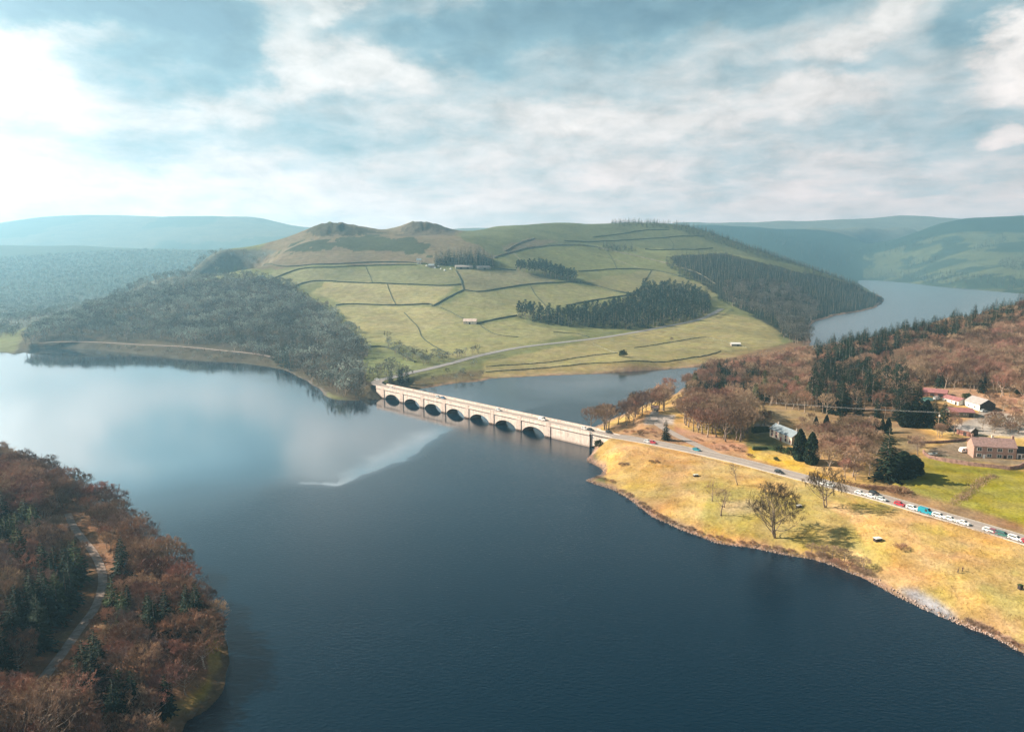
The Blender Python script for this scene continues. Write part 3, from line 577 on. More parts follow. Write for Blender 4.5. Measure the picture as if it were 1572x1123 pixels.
# ------------------------------------------------------------------ mesh builder
class MB:
    def __init__(s): s.v = []; s.f = []; s.m = []; s.n = 0
    def add(s, V, Fc, mi=0):
        V = np.asarray(V, float).reshape(-1, 3); s.v.append(V); b = s.n
        s.f += [tuple(int(i) + b for i in f) for f in Fc]; s.m += [mi] * len(Fc); s.n += len(V); return s
    def box(s, c, d, rz=0.0, mi=0, taper=1.0):
        x, y, z = d[0] / 2, d[1] / 2, d[2]
        V = np.array([(-x, -y, 0), (x, -y, 0), (x, y, 0), (-x, y, 0), (-x * taper, -y * taper, z), (x * taper, -y * taper, z), (x * taper, y * taper, z), (-x * taper, y * taper, z)], float)
        c_, s_ = math.cos(rz), math.sin(rz); V = np.stack([V[:, 0] * c_ - V[:, 1] * s_ + c[0], V[:, 0] * s_ + V[:, 1] * c_ + c[1], V[:, 2] + c[2]], -1)
        return s.add(V, [(0, 3, 2, 1), (4, 5, 6, 7), (0, 1, 5, 4), (1, 2, 6, 5), (2, 3, 7, 6), (3, 0, 4, 7)], mi)
    def tube(s, P, rad, k=6, mi=0, cap=True):
        P = np.asarray(P, float); n_ = len(P); V = []
        for i in range(n_):
            d = P[min(i + 1, n_ - 1)] - P[max(i - 1, 0)]; d = d / (np.linalg.norm(d) + 1e-9)
            a = np.cross(d, (0, 0, 1.0)) if abs(d[2]) < .95 else np.cross(d, (1.0, 0, 0)); a /= np.linalg.norm(a); b = np.cross(d, a)
            r_ = rad[i] if hasattr(rad, '__len__') else rad
            for j in range(k): t_ = 2 * math.pi * j / k; V.append(P[i] + r_ * (a * math.cos(t_) + b * math.sin(t_)))
        Fc = [(i * k + j, i * k + (j + 1) % k, (i + 1) * k + (j + 1) % k, (i + 1) * k + j) for i in range(n_ - 1) for j in range(k)]
        if cap: Fc += [tuple(range(k))[::-1], tuple((n_ - 1) * k + j for j in range(k))]
        return s.add(V, Fc, mi)
    def tris(s, A, B, C_, mi=0):
        n_ = len(A); V = np.stack([A, B, C_], 1).reshape(-1, 3); b = s.n; s.v.append(V)
        s.f += [(b + 3 * i, b + 3 * i + 1, b + 3 * i + 2) for i in range(n_)]; s.m += [mi] * n_; s.n += len(V); return s
    def mesh(s, name, smooth_=False):
        me = bpy.data.meshes.new(name); me.from_pydata(np.concatenate(s.v).tolist(), [], s.f)
        me.polygons.foreach_set('material_index', np.array(s.m, np.int32))
        if smooth_: me.polygons.foreach_set('use_smooth', np.ones(len(s.f), bool))
        me.update(); return me
    def build(s, name, mats, parent=None, **kw): return link(name, s.mesh(name), mats, parent, **kw)
rng = np.random.default_rng(7)
def unit(v): return v / (np.linalg.norm(v, axis=-1, keepdims=True) + 1e-9)
def spikes(mb, P, D, L, w, mi=0):
    """thin tapering twigs: one narrow triangle each"""
    side = unit(np.cross(D, rng.normal(size=D.shape))); L = np.asarray(L)[:, None] if np.ndim(L) else L; w = np.asarray(w)[:, None] if np.ndim(w) else w
    mb.tris(P - side * w / 2, P + side * w / 2, P + D * L, mi)
def leaves(mb, P, size, mi=0, nrm=None):
    a = unit(rng.normal(size=P.shape)); b = unit(np.cross(a, rng.normal(size=P.shape))); size = np.asarray(size)[:, None] if np.ndim(size) else size
    mb.tris(P - a * size * .5 - b * size * .3, P + a * size * .5 - b * size * .3, P + b * size * .6, mi)

def bare_tree(H, W, seed, ntw=2600, tw=.055, tl=1.0, open_=0.5, trunk_h=.22, twig_up=.55, stems=1, limbs=9, k=5, brn=170):
    """a leafless broadleaf: trunk and limbs in one mesh, the twig crown in another"""
    global rng; rng = np.random.default_rng(seed); T = MB(); Cn = MB()
    paths = []
    for s_ in range(stems):
        off = rng.normal(size=2) * (0.35 * W / 6 if stems > 1 else 0); lean = rng.normal(size=2) * .05 * H + off * 1.4
        n_ = 9; t_ = np.linspace(0, 1, n_); top = H * rng.uniform(.78, .9)
        P = np.stack([off[0] * (t_ > 0) * .4 + lean[0] * t_ ** 1.3 + np.cumsum(rng.normal(size=n_)) * .012 * H * (t_ > 0), off[1] * (t_ > 0) * .4 + lean[1] * t_ ** 1.3 + np.cumsum(rng.normal(size=n_)) * .012 * H * (t_ > 0), t_ * top - .3], -1)
        r0 = H * .025 / (stems ** .5); rad = r0 * (1 - t_ * .86); rad[0] *= 1.35
        T.tube(P, rad, k + 1); paths.append((P, rad))
        for i in range(limbs // stems + 1):
            f = trunk_h + (0.92 - trunk_h) * (i + rng.random() * .6) / (limbs // stems + 1)
            b0 = np.array([np.interp(f * top, P[:, 2], P[:, j]) for j in range(3)]); ang = i * 2.4 + rng.random() * .8 + s_ * 1.3
            reach = W / 2 * (1.0 - .55 * max(f - .35, 0) / .65) * rng.uniform(.75, 1.05); rise = (H * .93 - b0[2]) * rng.uniform(.45, .85) * (1 if open_ > .4 else .6)
            m_ = 6; q = np.linspace(0, 1, m_); cv = q ** 1.35
            L = b0 + np.stack([math.cos(ang) * reach * q, math.sin(ang) * reach * q, rise * cv], -1) + np.cumsum(rng.normal(size=(m_, 3)), 0) * .014 * H * (q[:, None] > 0)
            rr_ = np.interp(f, t_, rad) * .62 * (1 - q * .82); T.tube(L, rr_, k, cap=False); paths.append((L, rr_))
            for j in range(2):
                q0 = rng.uniform(.3, .7); c0 = np.array([np.interp(q0, q, L[:, z]) for z in range(3)]); a2 = ang + rng.choice([-1, 1]) * rng.uniform(.5, 1.1); l2 = reach * rng.uniform(.35, .6)
                q2 = np.linspace(0, 1, 4); S = c0 + np.stack([math.cos(a2) * l2 * q2, math.sin(a2) * l2 * q2, l2 * rng.uniform(.5, 1.2) * q2 ** 1.2], -1)
                T.tube(S, np.interp(q0, q, rr_) * .6 * (1 - q2 * .8), 4, cap=False); paths.append((S, None))
    nodes = np.concatenate([p[0][2:] if len(p[0]) > 4 else p[0][1:] for p in paths]); nodes = nodes[nodes[:, 2] > trunk_h * H * .8]
    cz = H * (trunk_h + 1.0) / 2; hz = H * (1 - trunk_h) / 2
    # points filling the crown: many at its rim, gathered in clumps
    ncl = 56; cd = unit(rng.normal(size=(ncl, 3))); cd[:, 2] = np.abs(cd[:, 2]) * rng.choice([1, 1, 1, -.6], ncl); cr = rng.uniform(.68, .96, ncl)[:, None]
    CC = cd * cr * np.array([W / 2, W / 2, hz]) + np.array([0, 0, cz])
    nb_ = brn; pick = rng.integers(0, ncl, nb_); tgt = CC[pick] + rng.normal(size=(nb_, 3)) * np.array([W, W, hz * 1.4]) * .07
    inner = rng.random(nb_) < .25; tgt[inner] = (tgt[inner] - [0, 0, cz]) * .6 + [0, 0, cz]
    base = nodes[((tgt[:, None] - nodes[None] + [0, 0, .25 * hz]) ** 2).sum(-1).argmin(1)]
    for a, b in zip(base, tgt):
        mid = a * .5 + b * .5 - np.array([0, 0, .04 * np.linalg.norm(b - a)]); L = np.array([a, mid, b])
        side = unit(np.cross(b - a, rng.normal(size=3))); w0 = tw * 1.8
        Cn.add([a - side * w0 / 2, a + side * w0 / 2, mid + side * w0 / 3, mid - side * w0 / 3, b], [(0, 1, 2, 3), (3, 2, 4)])
    per = ntw // nb_; O = np.repeat(tgt, per, 0); f = rng.random((len(O), 1)) ** .8 * .55; O = O * (1 - f) + np.repeat(base, per, 0) * f
    out_ = unit((O - [0, 0, cz * .75]) / np.array([W / 2, W / 2, hz])); D = unit(out_ * .9 + rng.normal(size=O.shape) * .34 + np.array([0, 0, twig_up * .8]))
    spikes(Cn, O, D, tl * rng.uniform(.5, 1.3, len(O)) * H / 12, tw * rng.uniform(.7, 1.3, len(O)))
    return T.mesh('trunk', True), Cn.mesh('crown')
def spruce(H, W, seed, levels=20, per=9, k=5, droop=.25, base=.06, dense=3):
    global rng; rng = np.random.default_rng(seed); T = MB(); Cn = MB()
    T.tube([(0, 0, -.3), (0, 0, H * .5), (0, 0, H * .97)], [H * .016, H * .010, .02], k)
    for i in range(levels):
        f = (i + rng.random() * .5) / levels; z = H * (base + (1 - base) * f); rad = W / 2 * (1 - f) ** .85 * rng.uniform(.82, 1.12) + .12; n_ = max(4, int(per * (1 - f * .5)))
        a = np.arange(n_) * 2 * math.pi / n_ + rng.random() * 6 + rng.normal(size=n_) * .2; rl = rad * rng.uniform(.7, 1.15, n_)
        dirs = np.stack([np.cos(a), np.sin(a), np.full(n_, -droop + f * .5)], -1); o = np.array([0, 0, z]); sd_ = np.stack([-np.sin(a), np.cos(a), np.zeros(n_)], -1)
        tip = o + dirs * rl[:, None]; w = rl * .34 + .12
        Cn.tris(np.repeat(o[None], n_, 0) + [0, 0, .15], o + dirs * rl[:, None] * .62 + sd_ * w[:, None] * .5 - [0, 0, .12], tip); Cn.tris(np.repeat(o[None], n_, 0) + [0, 0, .15], tip, o + dirs * rl[:, None] * .62 - sd_ * w[:, None] * .5 - [0, 0, .12])
        for _ in range(dense):
            q = rng.uniform(.35, 1.0, n_)[:, None]; P = o + dirs * rl[:, None] * q; D = unit(dirs * .7 + sd_ * rng.normal(size=(n_, 1)) * .8 + np.array([0, 0, -.35]) + rng.normal(size=(n_, 3)) * .2)
            spikes(Cn, P, D, (rl * .34 + .25) * rng.uniform(.7, 1.2, n_), (rl * .16 + .12))
    return T.mesh('trunk', True), Cn.mesh('crown')
def pine(H, W, seed, bare=.5, nl=900, leaf=.55, cl=16):
    global rng; rng = np.random.default_rng(seed); T = MB(); Cn = MB(); n_ = 7; t_ = np.linspace(0, 1, n_)
    P = np.stack([np.cumsum(rng.normal(size=n_)) * .008 * H * (t_ > 0), np.cumsum(rng.normal(size=n_)) * .008 * H * (t_ > 0), t_ * H * .95 - .3], -1); T.tube(P, H * .015 * (1 - t_ * .8) + .02, 6)
    cs = []
    for i in range(cl):
        f = bare + (1 - bare) * (i / (cl - 1)) ** .9; a = i * 2.4 + rng.random(); r_ = W / 2 * math.sin(min(1, (1.05 - f) / (1 - bare) * 1.3) * math.pi / 2) * rng.uniform(.45, .8)
        c = np.array([math.cos(a) * r_, math.sin(a) * r_, H * f * .97]); b0 = np.array([0, 0, c[2] - r_ * .4]); T.tube([b0, c], [.06, .02], 4, cap=False); cs.append(c)
    cs = np.array(cs); per = nl // cl; d = unit(rng.normal(size=(cl * per, 3))) * rng.uniform(.55, 1.0, (cl * per, 1))
    L = np.repeat(cs, per, 0) + d * np.array([W * .22, W * .22, H * (1 - bare) * .13]); leaves(Cn, L, leaf * rng.uniform(.6, 1.2, len(L)))
    return T.mesh('trunk', True), Cn.mesh('crown')
def bush(H, W, seed, nl=700, leaf=.35, column=False, twiggy=False):
    global rng; rng = np.random.default_rng(seed); T = MB(); Cn = MB()
    for i in range(5): a = i * 1.26; T.tube([(0, 0, -.2), (math.cos(a) * W * .12, math.sin(a) * W * .12, H * .35), (math.cos(a) * W * .26, math.sin(a) * W * .26, H * .72)], [.07, .05, .02], 4, cap=False)
    ncl = 26; cd = unit(rng.normal(size=(ncl, 3))); cd[:, 2] = np.abs(cd[:, 2]) if not column else cd[:, 2]
    per = nl // ncl
    if column:
        z = rng.random(nl) ** 1.15; a = rng.random(nl) * 6.283; rad = W / 2 * np.clip((1 - z ** 2.4), .03, 1) ** .75 * np.minimum(1, .62 + z * 2.2) * rng.uniform(.6, 1.05, nl) * (1 + .10 * np.sin(a * 4 + z * 7))
        P = np.stack([np.cos(a) * rad, np.sin(a) * rad, z * H], -1)
    else:
        cc = cd * rng.uniform(.5, .8, (ncl, 1)) * np.array([W / 2, W / 2, H * .7]) + [0, 0, H * .22]
        P = np.repeat(cc, per, 0) + unit(rng.normal(size=(ncl * per, 3))) * rng.uniform(.5, 1, (ncl * per, 1)) * np.array([W, W, H * .9]) * .17; P[:, 2] = np.abs(P[:, 2])
    if twiggy: spikes(Cn, P, unit(unit(P - [0, 0, -H * .2]) + rng.normal(size=P.shape) * .4), leaf * 2.2 * rng.uniform(.6, 1.3, len(P)), leaf * .22)
    else: leaves(Cn, P, leaf * rng.uniform(.6, 1.3, len(P)))
    return T.mesh('stems', True), Cn.mesh('foliage')

m_bark = simple('bark', (.34, .265, .21), .25, 2.5, .95, .05, bump=.03, objrand=.3)
m_pbark = simple('pale_bark', (.34, .27, .22), .2, 2.0, .95, .05, objrand=.2)
m_tw_red = simple('reddish_twigs', (.31, .178, .128), .2, .35, .95, .05, objrand=.62)
m_tw_tan = simple('tan_twigs', (.37, .255, .175), .2, .35, .95, .05, objrand=.45)
m_tw_grey = simple('grey_twigs', (.235, .165, .145), .2, .35, .95, .05, objrand=.4)
m_tw_or = simple('orange_twigs', (.42, .22, .11), .2, .35, .95, .05, objrand=.3)
m_scrub = simple('bracken_twigs', (.36, .21, .135), .2, .35, .95, .05, objrand=.4)
m_con = simple('dark_needles', (.018, .034, .020), .3, .4, .8, .15, objrand=.4)
m_conl = simple('green_needles', (.042, .062, .024), .3, .4, .8, .15, objrand=.4)
m_pine = simple('pine_needles', (.095, .105, .045), .3, .4, .8, .15, objrand=.35)
m_bush = simple('bush_leaves', (.05, .075, .03), .3, .8, .8, .15, objrand=.4)
m_far_tw = simple('far_wood_twigs', (.35, .38, .335), .25, .3, .95, .05, objrand=.5)  # twigs paled: the haze of distance is put into their colour
m_far_con = simple('far_wood_needles', (.028, .048, .034), .25, .3, .9, .05, objrand=.5)
m_far_br = simple('far_brown_twigs', (.16, .15, .13), .25, .3, .95, .05, objrand=.5)

PROTO = {}
def proto(key, pair, tm, cm): PROTO[key] = (pair[0], pair[1]); pair[0].materials.append(tm); pair[1].materials.append(cm)
for i in range(4): proto(('red', i), bare_tree(12, 9.5 + i * .6, 100 + i, ntw=6400, tw=.042, tl=.72, brn=330, twig_up=.9, limbs=13, trunk_h=.3), m_bark, m_tw_red)
for i in range(3): proto(('tan', i), bare_tree(12, 10 + i * .6, 120 + i, ntw=6200, tw=.042, tl=.72, brn=330, twig_up=.9, limbs=13, trunk_h=.25), m_bark, m_tw_tan)
for i in range(2): proto(('grey', i), bare_tree(13, 9 + i, 140 + i, ntw=4200, tw=.042, tl=.8, brn=240, twig_up=.9, trunk_h=.3), m_bark, m_tw_grey)
for i in range(2): proto(('larch', i), bare_tree(15, 6, 150 + i, ntw=2600, tw=.08, trunk_h=.16, open_=.2, twig_up=.1, limbs=16, tl=.8), m_bark, m_tw_or)
for i in range(3): proto(('spruce', i), spruce(15, 6.2 + i * .6, 160 + i, levels=22, per=10), m_bark, m_con)
for i in range(2): proto(('fir', i), spruce(13, 6.5 + i, 170 + i, levels=18, per=10, droop=.1), m_bark, m_conl)
for i in range(2): proto(('pine', i), pine(17, 6.5 + i, 180 + i, bare=.42), m_pbark, m_pine)
for i in range(2): proto(('tallpine', i), pine(22, 6.5 + i, 185 + i, bare=.5), m_pbark, m_con)
for i in range(2): proto(('cypress', i), bush(9, 4.2, 190 + i, nl=3200, leaf=.55, column=True), m_bark, m_con)
for i in range(2): proto(('bush', i), bush(3.2, 4.5, 195 + i, nl=800, leaf=.38), m_bark, m_bush)
for i in range(3): proto(('scrub', i), bush(2.2, 4.6, 200 + i, nl=520, leaf=.34, twiggy=True), m_bark, m_scrub)
for i in range(2): proto(('tanscrub', i), bush(1.8, 4.4, 205 + i, nl=520, leaf=.34, twiggy=True), m_bark, m_tw_tan)
NH = {'red': 12, 'tan': 12, 'grey': 13, 'larch': 15, 'spruce': 15, 'fir': 13, 'pine': 17, 'tallpine': 22, 'cypress': 9, 'bush': 3.2, 'scrub': 2.2, 'tanscrub': 1.8}
NAME = {'red': ('bare_tree', 'bare tree'), 'tan': ('bare_tree', 'bare tree'), 'grey': ('bare_tree', 'bare tree'), 'larch': ('larch_tree', 'larch'), 'spruce': ('spruce_tree', 'spruce'), 'fir': ('fir_tree', 'fir'),
        'pine': ('pine_tree', 'pine'), 'tallpine': ('pine_tree', 'pine'), 'cypress': ('cypress_tree', 'cypress'), 'bush': ('bush', 'bush'), 'scrub': ('bush', 'bush'), 'tanscrub': ('bush', 'bush')}
NVAR = {k: 1 + max(i for kk, i in PROTO if kk == k) for k in NH}
def plant(kind, x, y, h, label, group=None, rz=None, var=None, z=None, wide=1.0, parts=True):
    """a tree or bush as a thing: an empty at its foot with its trunk and its crown"""
    v = int(rng.integers(0, NVAR[kind])) if var is None else var; tm, cm = PROTO[(kind, v)]
    o = bpy.data.objects.new(NAME[kind][0], None); scene.collection.objects.link(o); o.empty_display_size = .5
    o.location = (x, y, float(ground(x, y)) if z is None else z); s_ = h / NH[kind]; o.scale = (s_ * wide, s_ * wide, s_); o.rotation_euler = (0, 0, rng.random() * 6.28 if rz is None else rz)
    o['label'] = label; o['category'] = NAME[kind][1]
    if group: o['group'] = group
    a, b = ('stems', 'foliage') if kind in ('bush', 'scrub', 'tanscrub') else ('trunk', 'crown')
    c1 = bpy.data.objects.new(a, tm); c1.parent = o; scene.collection.objects.link(c1); c2 = bpy.data.objects.new(b, cm); c2.parent = o; scene.collection.objects.link(c2)
    return o

# ------------------------------------------------------------------ woods counted as a mass: one object each, trees set out on points
protoco = {}
def mass(name, key, pts, hs, label=None, **kw):
    """pts (n,3): one object of the kind 'stuff'; a geometry node group puts a tree on every point"""
    if key not in protoco:
        co = bpy.data.collections.new('tree_kinds'); protoco[key] = co
        for nm, meshes in key_meshes[key]:
            o = bpy.data.objects.new(nm, meshes); co.objects.link(o)
    co = protoco[key]; me = bpy.data.meshes.new(name); me.vertices.add(len(pts)); me.vertices.foreach_set('co', np.asarray(pts, np.float32).ravel())
    for an, arr in (('size', hs), ('turn', rng.random(len(pts)) * 6.283)): a = me.attributes.new(an, 'FLOAT', 'POINT'); a.data.foreach_set('value', np.asarray(arr, np.float32))
    a = me.attributes.new('pick', 'INT', 'POINT'); a.data.foreach_set('value', rng.integers(0, len(key_meshes[key]), len(pts)).astype(np.int32))
    o = link(name, me, None, None, kind='stuff', **kw)
    g = bpy.data.node_groups.new(name, 'GeometryNodeTree'); g.interface.new_socket('Geometry', in_out='INPUT', socket_type='NodeSocketGeometry'); g.interface.new_socket('Geometry', in_out='OUTPUT', socket_type='NodeSocketGeometry')
    gi = g.nodes.new('NodeGroupInput'); go = g.nodes.new('NodeGroupOutput'); iop = g.nodes.new('GeometryNodeInstanceOnPoints'); ci = g.nodes.new('GeometryNodeCollectionInfo')
    ci.inputs['Collection'].default_value = co; ci.inputs['Separate Children'].default_value = True; ci.inputs['Reset Children'].default_value = True
    def attr(nm, ty): n_ = g.nodes.new('GeometryNodeInputNamedAttribute'); n_.data_type = ty; n_.inputs[0].default_value = nm; return n_.outputs[0]
    g.links.new(gi.outputs[0], iop.inputs['Points']); g.links.new(ci.outputs[0], iop.inputs['Instance']); iop.inputs['Pick Instance'].default_value = True
    g.links.new(attr('pick', 'INT'), iop.inputs['Instance Index']); g.links.new(attr('size', 'FLOAT'), iop.inputs['Scale'])
    cx_ = g.nodes.new('ShaderNodeCombineXYZ'); g.links.new(attr('turn', 'FLOAT'), cx_.inputs[2]); g.links.new(cx_.outputs[0], iop.inputs['Rotation'])
    g.links.new(iop.outputs[0], go.inputs[0]); md = o.modifiers.new('set_out', 'NODES'); md.node_group = g; return o
def joined(pair, tm, cm, name):
    """trunk and crown of a far tree in one mesh"""
    a, b = pair; mb = MB()
    for me, mi in ((a, 0), (b, 1)):
        V = np.empty(len(me.vertices) * 3); me.vertices.foreach_get('co', V); mb.add(V.reshape(-1, 3), [tuple(p.vertices) for p in me.polygons], mi)
    me = mb.mesh(name); me.materials.append(tm); me.materials.append(cm); return me
key_meshes = {
    'farbare': [('a%d' % i, joined(bare_tree(12, 10.5 + i, 300 + i, ntw=640, tw=.24, brn=40, limbs=5, k=3, tl=.8, trunk_h=.15), m_bark, m_far_tw if i < 3 else m_far_br, 'far_tree')) for i in range(4)],
    'farcon': [('b%d' % i, joined(spruce(15, 6 + i, 310 + i, levels=11, per=7, k=3, dense=1), m_bark, m_far_con, 'far_conifer')) for i in range(3)],
    'farpine': [('c%d' % i, joined(pine(17, 6.5 + i, 320 + i, bare=.45, nl=190, leaf=1.1, cl=9), m_pbark, m_far_con, 'far_pine')) for i in range(3)],
    'farbrown': [('d%d' % i, joined(bare_tree(12, 11 + i, 330 + i, ntw=900, tw=.26, brn=60, limbs=5, k=3, tl=.8, trunk_h=.12), m_bark, m_far_br, 'far_tree')) for i in range(3)],
    'nearbare': [('e%d%s' % (i, k_), joined(PROTO[(k_, i)], m_bark, mm, 'tree')) for k_, mm in (('red', m_tw_red), ('tan', m_tw_tan)) for i in range(3)],
    'nearcon': [('f%d' % i, joined(PROTO[('spruce', i)], m_bark, m_con, 'tree')) for i in range(3)],
}
def wood_pts(poly, step, rmin, rmax, seed, dens_=1.0, wob=8, minshore=1.5, avoid=(), jitter=.48):
    rg = np.random.default_rng(seed); xs = np.array([p[0] for p in poly]); ys = np.array([p[1] for p in poly])
    Q = on(xs, ys); x0, y0 = Q[:, 0].min() - 60, Q[:, 1].min() - 60; x1, y1 = Q[:, 0].max() + 60, Q[:, 1].max() + 60
    a, b = np.meshgrid(np.arange(x0, x1, step), np.arange(y0, y1, step)); a = a.ravel() + rg.uniform(-jitter, jitter, a.size) * step; b = b.ravel() + rg.uniform(-jitter, jitter, b.size) * step
    b[::1] += 0; m_ = rg.random(a.size) < dens_; a, b = a[m_], b[m_]; r_ = np.hypot(a, b); m_ = (r_ > rmin) & (r_ < rmax) & (b > 10); a, b = a[m_], b[m_]
    z = ground(a, b); px, py = project(a, b, z); px = px + fbm(a / 25, b / 25, 3, 61) * wob; py = py + fbm(a / 25, b / 25, 3, 67) * wob * .35
    m_ = inpoly(px, py, poly) & (shore(a, b) > minshore)
    for rn in ('main_road', 'side_road', 'valley_road', 'woodland_track', 'junction_road'):
        r2 = RMAP[rn]; d, _ = roaddist(a, b, r2); m_ &= d > r2['w'] + (2.4 if rn == 'woodland_track' else 3)
    for pl_ in avoid: m_ &= ~inpoly(px, py, pl_)
    # not across the viaduct
    ba = (a - P0b[0]) * BD[0] + (b - P0b[1]) * BD[1]; bw = (a - P0b[0]) * BN[0] + (b - P0b[1]) * BN[1]; m_ &= ~((ba > -8) & (ba < BEND + 6) & (bw > -3) & (bw < BW + 4))
    return np.stack([a[m_], b[m_], z[m_]], -1)

rng = np.random.default_rng(11)
def spread(lo, hi, n_): return rng.uniform(lo, hi, n_)
# far side of the water
P = wood_pts([(30, 537), (55, 505), (150, 468), (250, 440), (330, 427), (395, 426), (440, 436), (472, 462), (512, 484), (548, 512), (560, 545), (553, 575), (578, 592), (578, 606), (560, 613), (512, 611), (486, 590), (445, 569), (405, 551), (340, 534), (230, 526), (140, 522), (60, 524)], 8.6, 400, 1600, 1, minshore=.4)
hv = spread(.75, 1.3, len(P)) * (1 + .35 * fbm(P[:, 0] / 45, P[:, 1] / 45, 3, 19)); px, py = project(*P.T); ck = (rng.random(len(P)) < .9) & (fbm(P[:, 0] / 60, P[:, 1] / 60, 3, 29) > .33)
mass('hillside_wood', 'farbare', P[~ck], hv[~ck]); mass('hillside_conifers', 'farcon', P[ck], hv[ck])
P = wood_pts([(60, 529), (140, 529), (230, 534), (300, 538), (340, 542), (400, 549), (430, 556), (445, 571), (400, 560), (300, 553), (200, 541), (130, 535)], 9, 400, 1200, 2, .55, wob=3, minshore=.5)
mass('shore_scrub', 'farbare', P, spread(.35, .6, len(P)))
P = wood_pts([(562, 575), (600, 562), (625, 575), (640, 592), (598, 597), (583, 586)], 7, 400, 900, 3, .8, minshore=1)
mass('bridgehead_wood', 'farbare', P, spread(.6, 1.0, len(P)))
P = wood_pts([(590, 515), (612, 532), (650, 546), (700, 546), (735, 536), (742, 545), (700, 553), (660, 563), (625, 556), (600, 538)], 7.5, 400, 1100, 4, .8)
mass('roadside_wood', 'farbare', P, spread(.5, .85, len(P)))
P = wood_pts([(650, 590), (690, 566), (738, 558), (742, 581), (700, 586), (655, 596)], 9, 400, 900, 5, .5, minshore=.5)
mass('waterside_scrub', 'farbare', P, spread(.3, .65, len(P)))
P = wood_pts([(664, 409), (672, 398), (700, 394), (735, 393), (756, 402), (758, 412), (720, 411), (690, 409)], 7.5, 900, 2000, 6, wob=4)
mass('farm_wood', 'farcon', P, spread(1.2, 1.7, len(P)))
P = wood_pts([(792, 414), (830, 413), (868, 424), (886, 430), (884, 434), (860, 430), (828, 423), (795, 420)], 6.5, 900, 2000, 7, wob=2)
mass('upper_clump', 'farpine', P, spread(.95, 1.3, len(P)))
P = wood_pts([(795, 490), (850, 499), (900, 503), (960, 506), (1010, 504), (1060, 495), (1090, 482), (1086, 462), (1045, 446), (985, 444), (970, 462), (930, 476), (870, 486), (800, 482)], 7.6, 700, 1900, 8, wob=5)
k = rng.random(len(P)) < .45
mass('plantation', 'farpine', P[k], spread(1.0, 1.3, k.sum())); mass('plantation', 'farcon', P[~k], spread(1.05, 1.5, (~k).sum()))
P = wood_pts([(916, 382), (930, 376), (972, 380), (976, 387), (930, 386)], 11, 1200, 2400, 9, wob=4)
mass('upper_wood', 'farcon', P, spread(.7, 1.1, len(P)))
P = wood_pts([(1018, 402), (1050, 392), (1110, 392), (1150, 408), (1190, 414), (1235, 420), (1310, 440), (1357, 461), (1340, 473), (1290, 482), (1252, 494), (1244, 527), (1205, 530), (1196, 505), (1150, 480), (1108, 462), (1085, 440), (1045, 425)], 11, 700, 2200, 10)
px, py = project(*P.T); br = inpoly(px, py, [(1110, 440), (1180, 434), (1230, 446), (1262, 480), (1244, 530), (1195, 530), (1190, 490), (1120, 470)]) & (rng.random(len(P)) < .5)
mass('eastern_wood', 'farcon', P[~br], spread(.8, 1.3, (~br).sum())); mass('eastern_wood', 'farbrown', P[br], spread(.9, 1.4, br.sum()))
P = wood_pts([(940, 341), (1000, 342), (1050, 346), (1090, 356), (1150, 379), (1220, 402), (1290, 424), (1335, 445), (1300, 440), (1235, 417), (1225, 408), (1150, 390), (1080, 366), (1040, 353), (990, 349), (940, 347)], 12, 1300, 2400, 12, wob=3)
mass('crest_wood', 'farcon', P, spread(.7, 1.15, len(P)))
P = wood_pts([(1318, 434), (1335, 428), (1390, 431), (1440, 436), (1525, 443), (1600, 450), (1600, 420), (1500, 424), (1440, 427), (1400, 425), (1350, 420)], 26, 2000, 5200, 13, .7, minshore=8)
mass('far_shore_wood', 'farcon', P, spread(1.1, 1.8, len(P)))
for j, pl_ in enumerate([[(1360, 382), (1400, 366), (1440, 360), (1430, 372), (1380, 388), (1350, 396)], [(1490, 380), (1540, 362), (1548, 370), (1500, 386)], [(1400, 400), (1440, 392), (1430, 406), (1395, 410)], [(1530, 400), (1590, 390), (1590, 415), (1540, 414)]]):
    P = wood_pts(pl_, 24, 2000, 5600, 20 + j); mass('far_hillside_wood', 'farcon', P, spread(1.0, 1.7, len(P)))
P = wood_pts([(30, 508), (-10, 505), (-10, 520), (25, 518)], 12, 700, 1400, 14); 
if len(P): mass('inlet_wood', 'farbare', P, spread(.8, 1.2, len(P)))

P = wood_pts([(-120, 380), (0, 378), (250, 386), (425, 390), (400, 400), (330, 422), (150, 462), (30, 503), (-60, 522), (-120, 524)], 17, 900, 3600, 15)
mass('valley_side_wood', 'farbare', P, spread(.9, 1.25, len(P)))
P = wood_pts([(1320, 428), (1390, 424), (1500, 432), (1600, 444), (1600, 430), (1480, 420), (1390, 414), (1330, 418)], 24, 2000, 5200, 16, .55, minshore=8)
mass('far_shore_wood', 'farcon', P, spread(1.0, 1.7, len(P)))
P = wood_pts([(1062, 352), (1130, 349), (1250, 352), (1400, 356), (1380, 366), (1340, 385), (1310, 402), (1285, 415), (1240, 398), (1180, 376), (1110, 360)], 34, 2400, 5200, 17, .8)
mass('valley_head_wood', 'farcon', P, spread(1.3, 2.2, len(P)))
